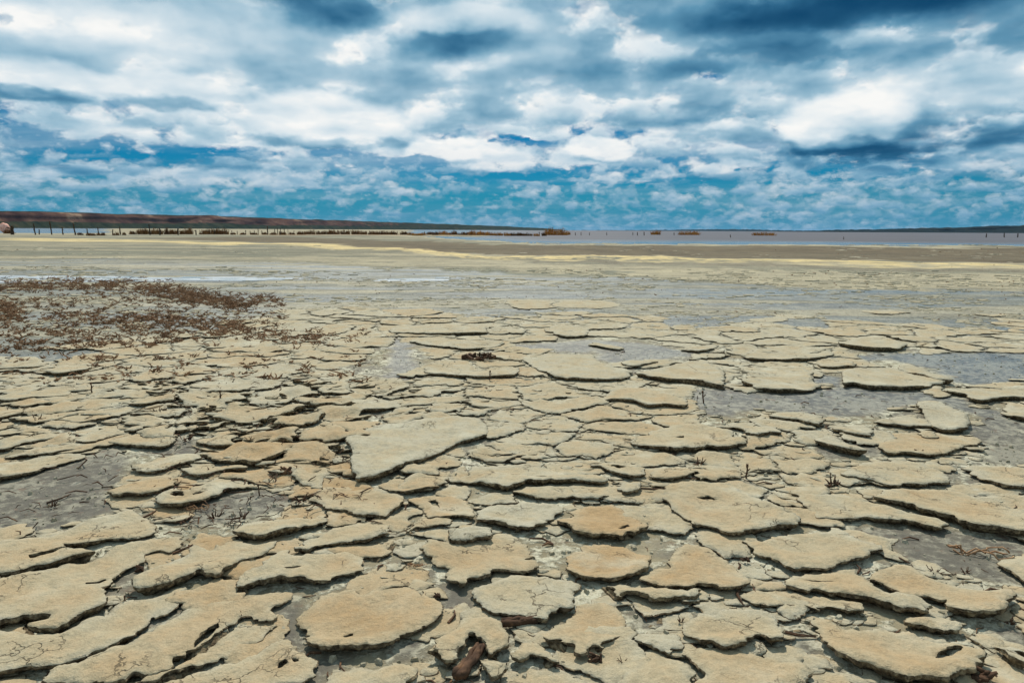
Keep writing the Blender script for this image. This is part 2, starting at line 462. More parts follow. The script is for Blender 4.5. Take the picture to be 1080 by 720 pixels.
    # far clouds sink into the blue of the air
    air = nt.rng(z, 0.0, 0.12, 0.66, 0.0, smooth=False)
    c = nt.mix(air, c, (0.040, 0.24, 0.44))
    s10 = nt.vmath('SCALE', c, None); s10.node.inputs["Scale"].default_value = 10.0
    col = nt.mix(nt.math('MINIMUM', acc, 1.0), back, s10)
    nt.put(bg.inputs[0], col)
    w.cycles.sampling_method = 'MANUAL'; w.cycles.sample_map_resolution = 1024
    L = bpy.data.lights.new("sun", 'SUN'); L.energy = 4.6; L.angle = R(0.53); L.color = (1.0, 0.94, 0.85)
    o = bpy.data.objects.new("sun", L); COL.objects.link(o)
    sd = Vector((math.sin(R(SUN_AZ)) * math.cos(R(SUN_EL)), math.cos(R(SUN_AZ)) * math.cos(R(SUN_EL)), math.sin(R(SUN_EL))))
    o.rotation_euler = (-sd).to_track_quat('-Z', 'Y').to_euler()
    o.location = (0, 0, 50)


make_world()
vs = scene.view_settings
vs.view_transform = 'Standard'; vs.look = 'None'; vs.gamma = 1.0; vs.exposure = 0.0; vs.use_curve_mapping = False
scene.display_settings.display_device = 'sRGB'
scene.cycles.use_denoising = True
scene.cycles.max_bounces = 5; scene.cycles.diffuse_bounces = 3

# ------------------------------------------------------------------ the mud plates read off the photograph
# key | tone (0 pale, 1 tan) | top height cm | outline in the photograph's pixels | label | short name when it serves as a landmark
TRACED = """
A1|.45|4|-15,572 0,571 50,565 74,558 93,548 118,543 139,535 148,541 163,552 167,559 156,562 141,566 115,566 104,570 85,574 64,574 70,579 104,584 85,588 52,597 22,609 0,608 -15,606|long tan mud slab on the left edge just below the bare grey mud|long slab below the left grey mud
A2|.5|3.6|-15,612 0,613 25,608 55,600 104,586 120,574 150,568 193,560 197,564 185,576 167,581 148,590 130,598 118,610 103,624 111,634 109,639 96,645 80,652 70,661 62,667 30,669 48,655 30,654 18,659 0,662 -15,664|big ragged slab on the left edge with a dark S-curved broken side|big S-edged slab on the left
A3|.4|3.2|-15,670 0,667 28,672 62,672 78,663 96,650 112,646 118,640 135,632 160,628 185,616 196,612 199,622 192,632 178,644 163,650 160,648 158,655 142,663 137,672 128,676 110,687 90,697 60,702 25,706 0,712 -15,716|long narrow slab in the lower left with a stepped dark lower edge|stepped narrow slab lower left
A4|.6|2.8|110,690 128,680 145,668 165,655 185,645 200,640 222,632 248,628 300,623 308,625 292,640 291,652 270,655 258,652 243,657 230,665 213,678 196,692 180,704 150,716 120,724 70,728 40,722 60,705 90,700|wide orange-tinged slab at lower left carrying a small brown sprig|orange slab with the sprig
A5|.65|2.3|292,655 280,666 268,674 250,682 240,692 222,698 200,702 170,712 140,724 120,730 155,718 185,706 200,694 217,681 232,668 246,659 258,656 272,658|pointed strip of tan crust split from the orange slab by a grey crack|
A6|.6|3|150,732 175,718 200,708 225,700 252,694 275,682 290,674 303,672 315,684 340,692 328,702 335,708 312,716 290,720 270,728 250,735 180,740|slab cut by the bottom picture edge, with two small dark holes|
A7|.45|3.8|142,618 146,627 158,626 180,618 200,609 207,603 216,606 228,610 243,598 255,589 276,584 292,574 293,567 280,568 268,571 250,566 243,563 232,570 222,578 210,574 204,571 196,578 180,590 165,598 155,606 143,612|crooked tan slab right of a triangular grey hollow, notched on top|crooked slab beside the grey hollow
A8|.45|3.5|249,560 254,552 269,547 284,549 299,551 313,547 324,543 339,539 344,544 341,550 321,554 295,561 273,568 250,564|slim slab with a rounded left tip below the tangled roots|slim slab below the roots
A9|.5|2.8|308,582 321,567 336,561 350,554 380,549 408,551 411,560 400,568 385,572 372,572 358,573 336,578 325,583|flat tan slab with a thin shadowed front, left of centre|
A10|.5|3.4|248,623 253,612 268,603 283,594 298,583 320,586 345,581 372,577 385,578 383,592 384,598 373,604 358,605 353,603 345,611 330,616 312,614 296,616 276,620 258,620|broad smooth slab with one long wavy black shadow beneath it|broad wavy-edged slab
A11|.75|3|319,642 333,631 350,621 375,617 385,619 406,616 434,616 449,627 463,634 465,642 460,649 449,658 438,666 428,671 423,677 410,684 404,686 393,687 378,686 360,685 340,684 328,681 322,672 330,666 315,656 312,650|big round orange-brown plate with a pale scar across its middle|big round scarred plate
A12|.4|3|352,700 372,694 400,700 415,692 436,706 428,714 418,724 380,735 340,730|small rough plate at the bottom edge below the round scarred plate|
A13|.6|3.4|450,691 460,679 480,661 493,647 513,649 527,655 538,668 539,681 527,686 519,693 511,691 509,677 495,669 491,679 486,694 480,701 468,701 452,692|boot-shaped plate with a notch holding a thick brown root|boot-shaped plate
A14|.55|3|537,690 540,683 551,673 564,668 577,679 590,694 591,699 573,696 558,697 546,698 540,693|small triangular plate with a crumbled front near the bottom centre|small triangular plate
A15|.5|2.6|504,694 517,693 537,700 538,708 521,716 510,709|small loose crust piece right of the thick brown root|
A16|.6|2.6|442,577 451,567 470,571 500,568 522,559 541,561 555,572 566,588 568,597 558,601 545,602 521,601 519,606 506,611 495,611 489,617 478,610 466,600 459,594 448,588|wide tan plate at centre with a paler layer peeling on top|two-layered centre plate
A17|.1|4.2|469,570 471,556 486,551 504,552 519,556 519,565 501,567 486,571|small pale grey chip lying on the upper corner of the layered plate|
A18|.25|3|497,624 501,614 517,610 540,605 575,604 608,610 612,620 608,630 604,643 592,651 579,656 565,653 552,649 540,649 525,645 510,640 503,634|pale flaking plate above the brown root, with a broken right corner|pale flaking plate
A19|.7|3.3|608,632 621,629 644,632 658,640 661,653 661,664 651,670 646,675 638,686 629,681 614,690 599,680 588,681 569,668 582,659 597,653 607,644|thick tan plate with a scalloped front and short cracks on its right|scalloped tan plate
A20|.95|3.6|590,547 601,534 623,528 647,529 666,537 681,549 685,556 684,565 670,566 655,568 640,565 622,563 605,558|dome-shaped orange-tan plate right of centre with a dark corner hole|dome-shaped tan plate
A21|.95|3.2|599,584 607,574 633,571 659,574 677,584 683,591 681,599 668,604 651,609 633,606 614,607 601,600|oval orange-tan plate directly below the dome-shaped plate|oval tan plate
A22|.5|3|636,614 655,611 679,617 701,621 716,625 740,620 738,628 731,632 712,635 690,634 672,626 661,628 659,634 648,630|wavy elongated crust strip below and right of the oval tan plate|wavy crust strip
A23|.7|3.2|677,608 690,600 703,594 712,578 720,572 735,570 748,577 757,585 772,589 783,604 788,617 772,620 759,623 748,616 731,613 718,617 700,617 686,612|broad tan plate with a white fleck, right of the oval plate|broad white-flecked plate
A24|.5|2.8|716,629 724,622 738,618 750,624 748,631 735,635 720,635|small rounded lump of crust under the white-flecked plate|
A25|.45|3.2|722,656 738,649 764,642 794,640 809,644 820,657 824,675 809,673 800,669 781,677 770,681 750,680 735,676 724,668|flat plate with an arched dark hollow under its front|arched-front plate
A26|.6|2.7|716,688 735,682 755,683 785,686 827,692 850,701 857,709 850,722 820,735 740,738 725,722 742,712 730,695|wide flat plate running out of the bottom of the picture, right of centre|wide plate at the bottom edge
A27|.45|2.5|655,712 670,699 688,690 715,697 728,712 735,730 690,738 655,730|rough plate at the bottom edge under the pale grainy piece|
A28|.2|2.2|661,668 680,664 714,670 720,684 712,692 690,688 670,680|pale grainy piece of crust below a patch of grey mud|
A29|.6|3|783,625 794,621 824,622 850,626 883,627 905,636 911,643 890,642 877,640 864,644 855,638 846,633 831,635 813,635 794,632|tongue-shaped crust strip with a wide shaded front, lower right|tongue-shaped strip
A30|.5|3.6|828,615 832,605 848,602 870,601 887,597 902,595 917,609 928,625 950,627 972,632 984,640 980,647 955,644 935,638 913,631 892,626 870,624 850,622 835,618|long slanting slab with a black ragged underside, lower right|long slanting slab
A31|.6|4.2|914,607 925,597 950,592 961,594 980,607 1010,616 1039,620 1065,621 1071,629 1065,642 1047,646 1021,646 1000,639 990,628 972,627 966,633 950,626 931,615|hooked slab below the grey mud patch at right, two dark slots in it|hooked slab
A32|.55|3|952,655 960,648 975,648 991,653 1010,657 1014,664 1000,669 985,666 970,660|small curled flap of crust between the hooked slab and the big ragged slab|
A33|.65|3.6|853,651 864,646 876,648 890,658 905,659 926,653 941,660 960,658 980,669 998,673 1021,681 1036,690 1034,698 1037,705 1017,709 995,718 973,718 954,718 941,710 924,705 898,694 880,686 868,679 862,668|big ragged tan slab at bottom right with an oval hole|big ragged slab at bottom right
A34|.4|4|1051,676 1065,675 1082,682 1098,690 1095,702 1078,697 1062,690|thick dark-sided lump of crust cut by the right edge, lower corner|
A35|.5|3.6|922,521 930,514 962,513 1000,512 1017,515 1040,523 1082,537 1100,548 1095,566 1078,566 1060,561 1038,558 1015,554 1008,548 992,543 970,536 948,530 925,526|very broad smooth slab reaching the right edge above the grey mud|broad smooth slab at right
A36|.4|3.1|832,517 838,514 862,519 890,519 902,518 915,526 937,531 963,540 985,545 1003,553 994,560 972,554 953,548 928,549 902,549 875,546 862,544 855,535|wedge of pale crust with a ribbed dark front, below the brown clump|ribbed wedge
A37|.45|3.6|694,514 706,508 730,507 768,506 781,513 801,526 820,535 838,543 848,549 844,556 820,557 801,560 783,564 770,563 748,555 731,551 718,542 706,531|large tilted slab right of centre with a thick shaded lower edge|large tilted slab
A38|.45|3|783,569 807,565 838,562 861,558 876,553 890,558 905,567 930,576 936,582 924,586 904,591 880,595 861,601 838,602 824,597 817,590 802,584 790,576|arrow-shaped slab pointing right at the grey mud patch|arrow-shaped slab
A39|.35|3|888,500 895,492 917,484 950,482 980,486 998,496 1006,507 985,509 962,512 935,511 918,506 900,502|flat pale slab behind the broad smooth slab at right|flat pale slab at right
A40|.35|3.2|1010,491 1025,488 1058,488 1085,490 1098,500 1085,514 1060,511 1040,505 1028,500|smooth slab cut by the right edge behind a strip of wet mud|
B1|.2|4.2|888,396 891,388 915,386 945,386 970,394 991,401 998,404 984,408 961,410 939,409 917,409 900,404 889,407|long flat slab with a bold black front standing in the wet mud|bold-fronted slab
B2|.1|4|965,425 969,422 991,423 1013,432 1019,438 1022,446 1019,453 1010,456 995,455 984,450 976,440 969,431|kite-shaped pale slab leaning in the wet mud at right|kite-shaped slab
B3|.2|3.4|992,412 1010,410 1034,408 1082,406 1098,412 1085,421 1060,420 1032,425 1017,418|wide pale slab reaching the right edge above the wet mud|wide pale slab on the right edge
B4|.2|4.4|1056,430 1065,423 1083,425 1098,432 1085,441 1068,438 1055,434|thick pale block cut by the right edge with a white pebble beside it|
B5|.2|3|918,445 940,438 963,436 978,444 985,451 965,450 940,448|small pale slab touching the left side of the kite-shaped slab|
B6|.6|3|932,462 937,455 975,454 1012,457 1030,460 1037,464 1030,469 1010,472 1000,478 983,481 960,478 940,479 926,473|pinkish tan slab with a red-brown clump on it, below the kite-shaped slab|pinkish tan slab
B7|.2|3.8|809,437 824,432 849,433 865,438 872,442 866,449 853,448 838,444 820,441|smooth leaf-shaped slab lying alone in the wet mud|leaf-shaped slab
B8|.1|5.5|859,464 861,459 874,457 896,466 912,473 914,477 898,475 879,471|thick tilted splinter of crust with a black lower side|thick tilted splinter
B9|.3|3.4|875,452 894,447 913,446 922,452 920,460 898,459 883,455|small slab above the thick tilted splinter|
B10|.4|3.8|663,467 672,458 690,452 717,446 744,446 764,453 783,462 789,467 772,471 750,473 735,474 720,475 705,476 690,471|wide pale slab with a double dark edge, right of centre|wide double-edged slab
B11|.2|3|752,449 781,446 809,446 820,453 824,459 811,458 800,462 788,461 779,453|small ragged slab between the double-edged slab and wet mud|
B12|.2|3.4|781,403 789,392 810,384 845,384 857,390 857,401 868,409 850,413 824,413 800,412 789,407|flat cream slab left of a small square pool of wet mud|flat cream slab
B13|.25|3.4|668,394 690,388 720,380 745,378 762,388 765,400 764,410 744,405 720,401 704,401 690,398|broad cream slab sloping down right to the wet mud|broad cream slab
B14|.45|4|633,421 655,407 681,407 707,416 724,422 724,428 703,427 684,428 670,423 651,422|pointed tan slab with a glossy right tip and black shadow below|pointed tan slab
B15|.12|5|363,465 378,456 395,447 423,445 443,440 471,436 504,436 514,445 515,455 497,462 478,466 464,475 449,483 427,489 425,491 410,498 397,502 375,506 372,498 371,488 370,475|largest smooth grey-beige slab, left of centre, lying over its neighbours|largest smooth slab
B16|.5|2.8|275,486 290,482 313,480 337,486 354,496 340,504 338,513 326,514 313,506 307,495 290,492|flat tan plate left of the largest smooth slab|
B17|.55|3|322,524 338,515 365,509 390,513 412,517 428,523 421,534 413,541 407,548 397,545 375,545 360,541 355,540 341,535 333,529|wide tan plate below the largest smooth slab, dry sticks at its left|wide plate below the largest slab
B18|.75|2.8|397,510 412,502 441,503 464,510 465,514 447,517 427,518 412,515|orange-tan sliver tucked under the front of the largest smooth slab|
B19|.5|2.4|416,497 427,491 452,485 470,479 469,487 460,493 462,501 440,499|dark-edged sliver along the right front of the largest smooth slab|
B20|.8|3|428,525 452,521 478,520 497,530 501,545 482,547 464,547 449,545 447,535 438,530|orange-tan plate left of the pale fan, with a dark notch on top|notched orange plate
B21|0|3.4|499,545 503,534 519,530 545,528 570,526 595,530 583,543 577,550 560,557 545,560 530,553 517,550|pale grey fan-shaped plate at centre, left of the dome-shaped plate|pale fan
B22|.35|3.4|480,504 497,491 527,487 560,487 590,495 620,498 642,503 636,509 605,507 577,508 555,508 535,517 530,516 510,509 495,507|long pale slab with a ragged dark front, right of the largest slab|long ragged slab
B23|.4|2.9|540,517 555,511 595,510 625,513 640,522 633,526 618,526 601,523 584,526 562,524|pale slab behind the dome-shaped plate|
B24|.3|2.8|620,489 640,485 665,489 681,495 677,503 658,502 643,497|small pale slab under the double-edged slab's left end|
B25|.6|2.8|680,502 699,495 722,491 739,498 725,504 710,506 695,505|small tan slab with red-brown stalks at its right|
B26|.3|3.2|649,518 659,509 677,506 678,515 666,520 655,521|small squarish chip behind the dome-shaped plate's right shoulder|
B27|.5|3|135,492 150,490 160,484 172,480 205,478 212,484 195,490 178,495 163,499 147,499 138,496|knobbly tan slab at the top right rim of the left grey mud|knobbly slab
B28|.7|3.2|111,521 120,515 137,510 152,502 176,499 187,506 185,513 167,519 148,524 137,523 126,526|orange-tan slab pointing left into the bare grey mud|slab pointing into the grey mud
B29|.45|3|163,527 178,520 200,517 213,513 226,505 240,500 258,504 267,513 250,517 240,519 226,525 208,531 191,535 174,534|holed tan slab above the curved orange root|holed slab
B30|.4|2.6|191,497 217,489 250,490 262,495 238,498 220,503 200,504|thin crust slab left of the dark knot in the mud|
B31|.35|3.2|-15,488 0,486 40,480 70,475 90,475 89,481 67,486 44,492 37,496 13,503 0,505 -15,506|long thin slab on the left edge just above the bare grey mud|thin slab above the left grey mud
B32|.5|3.4|115,464 126,459 152,453 178,451 185,459 187,466 170,471 141,470 126,467|lens-shaped tan slab at the top of the left grey mud|lens-shaped slab
B33|.4|3|78,462 96,451 119,449 143,449 141,453 120,456 104,462 93,466|narrow slab left of the lens-shaped slab, black wavy edge|
B34|.45|3|59,440 78,431 115,429 119,434 106,443 78,444|low oval slab at left with a thick black front|low oval slab
B35|.35|3|-15,470 0,460 20,456 65,454 67,459 41,464 20,468 0,474|narrow strip of crust on the left edge with a thick black shadow|
B36|.4|2.6|0,482 26,471 60,468 92,466 90,471 40,478|thin crust strip ending above the left grey mud, red fragments on it|
B37|.35|2.8|-8,420 15,414 46,411 75,410 74,415 46,419 6,424|narrow upper strip at far left with a straight black edge|upper strip at far left
B38|.55|3.4|206,464 226,453 247,451 249,459 241,464 250,470 224,471|knuckle-shaped tan slab among the dark broken crust|knuckle-shaped slab
B39|.45|3.2|237,481 258,470 280,473 284,479 262,484 241,485|small peaked slab among the dark broken crust, left of the largest slab|
B40|.5|2.8|298,472 324,471 328,479 313,481|small flat chip in a dark hollow left of the largest slab|
B41|.15|3.2|345,426 361,416 382,414 421,423 423,428 390,433 360,434|flat pale slab just behind the largest smooth slab|flat slab behind the largest
B42|.2|3.6|656,383 659,378 699,377 690,382 670,386|small wedge with a black front at the edge of the grey mud|
B43|.15|3|548,376 560,371 596,372 627,372 631,379 651,385 669,391 664,398 632,400 590,399 570,390|wide cream slab ending in grey mud, upper centre|wide cream slab upper centre
B44|.2|3|449,394 447,385 490,383 547,385 549,392 538,397 490,398|oblong pale slab with a dark lump on its front, upper centre|oblong pale slab
B45|.2|3.2|408,349 417,341 464,342 514,343 514,351 471,353 443,352|long low slab at the back edge of the cracked crust, upper centre|long low slab at the back
B46|.2|2.8|428,359 460,357 523,358 534,360 525,365 490,369 460,365|flat strip behind a small dark tangle, upper centre|flat strip upper centre
B47|.2|3|782,374 801,366 840,365 879,367 879,374 857,379 820,379 790,379|pale slab with two small black hollows, upper right|pale two-hollow slab
B48|.3|2.8|857,382 868,376 898,380 905,387 868,388|small slab just left of the bold-fronted slab's back corner|
B49|.15|3.4|882,363 906,353 932,353 958,364 950,369 926,370 906,368|pale slab with a small black shadow, far upper right|far upper-right slab
B50|.2|4.6|945,386 955,381 972,385 990,394 1006,402 990,402 968,394|low rounded ridge of crust behind the bold-fronted slab|
B51|.2|3|573,348 587,340 622,344 620,355 596,356|blunt pale slab at the back edge of the crust, upper centre right|
B52|.2|2.8|619,364 627,360 660,366 655,369|thin flake lying in the grey mud, upper centre right|
B53|.2|2.8|716,368 730,363 760,363 752,369 735,371|small flake above the broad cream slab|
B54|.3|3|-5,389 11,374 37,374 52,384 24,388|rounded slab on the left edge below the brown weeds|rounded slab below the weeds
B55|.3|3|31,391 60,381 100,381 95,390 60,396|pale slab with a broken black edge below the brown weeds|
"""

# places where bare grey mud shows (photograph pixels)
BARE = [
    "-20,500 90,483 112,470 135,474 133,492 138,500 108,520 135,538 100,548 60,560 0,572 -20,574",
    "200,534 240,520 290,515 320,524 305,538 245,552 205,560 190,548",
    "897,556 960,556 1010,562 1085,570 1085,616 1030,612 985,605 940,585 915,568",
    "718,408 765,412 800,416 870,412 888,409 960,412 985,415 1030,428 1090,445 1090,468 1030,458 1024,440 985,425 962,430 905,442 870,440 800,432 765,440 722,432",
    "520,360 545,364 625,358 690,362 716,370 760,374 718,377 640,388 625,372 545,369 515,372",
    "868,366 880,377 960,372 1090,372 1090,405 1010,403 985,390 940,380 900,382",
    "855,394 886,398 887,409 858,404",
    "662,640 716,637 722,666 664,664",
    "300,628 318,640 312,662 330,690 296,672 293,652",
    "812,640 850,640 866,690 905,702 880,724 858,705 830,690 826,660",
    "1000,668 1045,662 1085,660 1085,680 1050,678 1040,690 1020,680",
    "470,612 495,622 498,640 470,650 446,690 420,690 440,668 464,652",
    "118,612 150,596 140,620 118,634", "1005,445 1090,455 1090,490 1030,486 1040,468",
    "880,462 930,470 930,480 880,484 850,476", "620,478 700,480 690,484 640,484", "560,430 640,432 640,437 570,436",
    "400,352 440,358 430,376 450,392 430,404 405,398 412,376", "160,476 190,460 210,470 205,478 170,480",
    "300,700 350,690 365,694 345,708 335,722 318,716",
]


def px_poly(s): return np.array([[float(v) for v in p.split(",")] for p in s.split()])


def to_ground(pp, z): return np.array([ground_at(x, y, z)[:2] for x, y in pp])


HOLES = {
    "A33": ["987,691 990,684 1000,679 1012,679 1015,683 1005,689 995,692"],
    "A31": ["915,609 920,606 935,614 950,621 951,627 940,623 926,617", "974,627 980,626 990,630 1000,631 998,634 988,634"],
    "A6": ["291,699 292,694 301,690 303,693 296,698", "306,690 312,691 317,688 316,692 309,694"],
    "A20": ["653,557 657,553 664,551 662,555 656,559", "668,565 674,560 684,562 684,566 672,567"],
    "B29": ["178,525 184,522 195,522 194,525 184,526", "196,519 202,517 203,520 197,521", "203,523 214,521 214,523 204,524"],
    "A11": ["362,667 372,664 372,668 364,670", "436,617 441,616 447,623 446,627 441,622"],
    "A4": ["205,679 214,670 229,658 232,661 218,674 206,683"],
    "B20": ["452,527 459,525 464,533 458,531"], "B24": ["640,491 650,490 660,493 652,495"],
    "A2": ["90,615 99,613 110,609 111,611 100,615 92,617"], "A25": ["778,654 790,657 797,659 789,658"], "A19": ["640,660 648,659 658,661 650,662"],
    "A37": ["735,523 748,522 758,525 747,525"], "A30": ["846,610 862,611 880,612 862,613"], "A10": ["300,602 315,600 318,601 303,604"],
    "B10": ["712,462 722,461 720,463"], "B22": ["554,498 570,500 584,502 570,502"], "A35": ["1022,526 1032,529 1029,530"], "A1": ["30,588 52,584 70,579 72,580 53,587 33,591"],
}
plates = []
for line in TRACED.strip().splitlines():
    key, tone, top, pts, label, short = line.split("|")
    pp = px_poly(pts); zt = float(top) / 100 * (1.12 if key[0] == 'A' else 0.9)
    plates.append(dict(key=key, tone=float(tone), top=zt, px=pp, poly=to_ground(pp, zt * 0.9), label=label, short=short, holes=[to_ground(px_poly(h), zt * 0.9) for h in HOLES.get(key, [])]))
bare_px = [px_poly(s) for s in BARE]
bare = [to_ground(p, 0.0) for p in bare_px]


# ------------------------------------------------------------------ the ground as one sheet
def graded(fine_lo, fine_hi, step, growth, lo, hi):
    a = list(np.arange(fine_lo, fine_hi, step)); s = step
    while a[-1] < hi:
        s *= growth if s * growth < abs(a[-1]) * 0.5 + 1 else 1; a.append(a[-1] + s)
    b = []; s = step; v = fine_lo
    while v > lo:
        s *= growth; v -= s; b.append(v)
    return np.array(b[::-1] + a)


def bare_mask(x, y, soft=0.05):
    """1 on bare mud, 0 on crusted ground"""
    m = np.zeros(len(x))
    P = np.stack([x, y], 1)
    for b in bare:
        lo, hi = b.min(0) - 0.4, b.max(0) + 0.4
        k = np.where((x > lo[0]) & (x < hi[0]) & (y > lo[1]) & (y < hi[1]))[0]
        if not len(k): continue
        d = edge_dist(P[k], b); d = np.where(inside(P[k], b), d, -d)
        sc = soft * max(1.0, b[:, 1].mean() / 4)
        d = d + fbm(P[k, 0] * 5, P[k, 1] * 5, 3, 5) * 0.05 * max(1.0, b[:, 1].mean() / 4)
        m[k] = np.maximum(m[k], sstep(-sc, sc, d))
    return m


def crust_limit(px):
    """photograph row above which there is no cracked crust any more"""
    return np.interp(px, [-400, 0, 60, 180, 260, 330, 420, 560, 700, 840, 1000, 1080, 1500],
                     [382, 378, 376, 362, 346, 328, 334, 343, 348, 354, 356, 354, 356])


def shore_row(px):
    return np.interp(px, [-3000, 0, 200, 380, 430, 470, 510, 560, 640, 790, 900, 1080, 4000],
                     [246.0, 246.2, 246.2, 247.0, 248.8, 251.5, 254.6, 256.8, 257.4, 258.2, 258.8, 260.2, 272.0])


def relief(x, y): return fbm(x * 1.1, y * 1.1, 4, 81) * (0.003 + 0.008 * sstep(13, 8, y))


def make_ground():
    xs = graded(-5.0, 5.0, 0.04, 1.045, -9000, 9000)
    ys = graded(0.6, 9.0, 0.03, 1.011, -40, 12000)
    X, Y = np.meshgrid(xs, ys); x = X.ravel(); y = Y.ravel()
    N = len(x)
    px, py = frame_of(x, np.maximum(y, 0.3))
    # warp of the zone borders: long lazy tongues
    w1 = fbm(x * 0.11, y * 0.05, 4, 31); w2 = fbm(x * 0.5, y * 0.22, 4, 37); w3 = fbm(x * 2.2, y * 0.9, 3, 41)
    hz = np.clip(np.interp(px, [0, 1080], [239.5, 245.5]), 230, 255)
    dy = np.maximum(py - hz, 0.3)
    q = py + (w1 * 0.07 + w2 * 0.06 + w3 * 0.03) * dy
    near = y < 30
    grey = np.array([0.138, 0.126, 0.096]); green = np.array([0.228, 0.214, 0.152]); pale = np.array([0.42, 0.370, 0.250])
    yellow = np.array([0.66, 0.52, 0.26]); brown = np.array([0.155, 0.122, 0.076]); dark = np.array([0.115, 0.092, 0.060]); crust = np.array([0.33, 0.285, 0.185])
    C = np.tile(green, (N, 1))

    def lay(mask, col):
        nonlocal C
        C = C * (1 - mask[:, None]) + np.asarray(col)[None] * mask[:, None]

    def row(pts, p=px): return np.interp(p, [a for a, _ in pts], [b for _, b in pts])
    # far left flats: greenish grey with beige streaks
    st = fbm(x * 0.05, y * 0.55, 5, 51)
    lay(sstep(0.05, 0.5, st), pale * 0.93); lay(sstep(0.0, 0.6, -st) * 0.8, (0.19, 0.195, 0.145))
    # damp brown band in front of the lake
    top = row([(-800, 249), (180, 250.5), (300, 249), (520, 257.5), (640, 258.3), (790, 259.2), (1080, 261.3), (2000, 266)])
    bot = row([(-800, 249), (120, 251), (250, 255), (400, 261), (520, 270), (640, 271.5), (790, 274), (1080, 279), (2000, 292)])
    m = sstep(0, 1.2, q - top) * sstep(0, 1.2, bot - q)
    lay(m * (0.80 + 0.2 * sstep(-0.3, 0.3, st)), brown); lay(m * sstep(0.05, 0.5, w2) * 0.5, dark)
    # pale rim of the lake
    sh = shore_row(px)
    lay(sstep(-0.4, 0.0, q - sh) * sstep(1.6, 0.9, q - sh) * np.interp(px, [0, 700, 800, 1080], [0.8, 0.5, 0.9, 0.7]), pale * 1.05)
    lay(sstep(245.9, 246.4, q) * sstep(249.2, 248.4, q) * sstep(210, 300, px) * sstep(620, 520, px) * sstep(-0.3, 0.3, w2) * 0.8, (0.26, 0.15, 0.065))
    # yellow drift line
    yl = row([(-800, 252), (0, 252.5), (150, 254.2), (250, 257), (420, 262), (520, 272.3), (640, 272.6), (790, 275.5), (1080, 281.5), (2000, 297)])
    for off, wd, a in ((0, 1.15, 1.0), (3.2, 0.6, 0.7)):
        dd = np.abs(q - yl - off * np.interp(px, [300, 560], [0.3, 1]))
        lay(sstep(wd * 1.5, wd * 0.5, dd) * a * sstep(-0.75, 0.1, w2 + 0.35 + np.interp(px, [0, 500], [-0.2, 0.3])), yellow)
    # greyer strip below it, right half
    m = sstep(0, 1.5, q - yl - 4.0) * sstep(0, 2.0, row([(-800, 240), (440, 262), (560, 279), (790, 284), (1080, 290), (2000, 310)]) - q)
    lay(m * 0.85, (0.205, 0.178, 0.125))
    # beige stony band
    b0 = row([(-800, 268), (0, 270), (250, 270), (420, 270), (560, 278), (790, 285), (1080, 291), (2000, 312)])
    b1 = row([(-800, 273), (0, 274), (250, 275), (420, 281), (560, 288), (790, 298), (1080, 308), (2000, 330)])
    m = sstep(0, 2.0, q - b0) * sstep(0, 2.5, b1 - q)
    lay(m * np.interp(px, [0, 300, 500, 600], [0.55, 0.6, 0.85, 0.95]) * sstep(-0.9, 0.0, w2 + w3 * 0.5 + 0.4), pale * 0.98)
    # grey damp flat between it and the cracked crust
    cl = crust_limit(px)
    m = sstep(0, 2.5, q - b1) * sstep(10, -6, q - cl)
    gm = m * np.interp(px, [0, 200, 420, 560, 1080], [0.75, 0.85, 0.95, 1.0, 1.0])
    lay(gm, (0.138, 0.145, 0.118))
    sl = fbm(x * 0.22, y * 1.1, 5, 61)
    lay(gm * sstep(0.10, 0.40, sl + 0.35 * sstep(28, 4, cl - q) * np.interp(px, [450, 650], [1, 0.35])) * np.interp(px, [450, 650], [0.8, 0.55]), pale * 0.95); lay(gm * sstep(0.1, 0.5, -sl) * 0.7, (0.105, 0.125, 0.125))
    s4 = fbm(x * 0.16, y * 1.6, 4, 67); lay(gm * np.interp(px, [380, 620], [0.1, 1]) * sstep(0.15, 0.5, s4) * 0.8, (0.085, 0.115, 0.130))
    wet = gm * (0.40 + 0.45 * sstep(0.0, 0.4, -sl) + 0.3 * sstep(0.15, 0.5, s4))
    # soil under the cracked crust
    cm = sstep(-6, 8, q - cl) * (y > 0.2)
    lay(cm, crust)
    inn = (y > 0.4) & (y < 13) & (np.abs(x) < 14)
    bm = np.zeros(N); bm[inn] = bare_mask(x[inn], y[inn])
    lay(bm * cm, grey); 
    mott = fbm(x * 3.1, y * 3.1, 4, 71)
    lay(cm * (1 - bm) * sstep(0.0, 0.35, mott) * 0.7, grey * 1.15)
    wet = np.maximum(wet, bm * cm * np.interp(py, [380, 470], [1.0, 0.45])); wet = np.maximum(wet, cm * sstep(-0.1, 0.3, mott) * 0.45)
    lw = cm * sstep(620, 900, px) * sstep(470, 380, py); wet = np.maximum(wet, lw * bm)
    lay(lw * bm, (0.100, 0.118, 0.122))
    # ground right of and behind the viewer
    bh = (y < 0.9); C[bh] = crust * 0.85
    # relief
    z = relief(x, y)
    nr = (y < 14) & (np.abs(x) < 8)
    z[nr] += fbm(x[nr] * 9, y[nr] * 9, 4, 85, 0.6) * 0.004 * (1 - 0.7 * bm[nr])
    z += 0.05 * sstep(30, 70, y) * sstep(-0.3, 0.4, w2)
    # lake bed
    far = y > 25
    spit = (q > 245.9) & (q < 249.5) & (px < np.interp(py, [245, 250], [560, 500]))
    strand = far & (px > 112 + w1 * 12) & (px < 432 + w1 * 12) & (y > 60)      # dry ground right up to the foot of the bluff
    lake = far & (q < sh - 0.2) & ~(spit & (px < 520)) & (y > 40) & ~strand
    z = np.where(lake, -0.5, z); z = np.where(far & ~lake, np.maximum(z, 0.03), z)
    C[lake] = (0.2, 0.17, 0.15)
    gone = (y > 230)
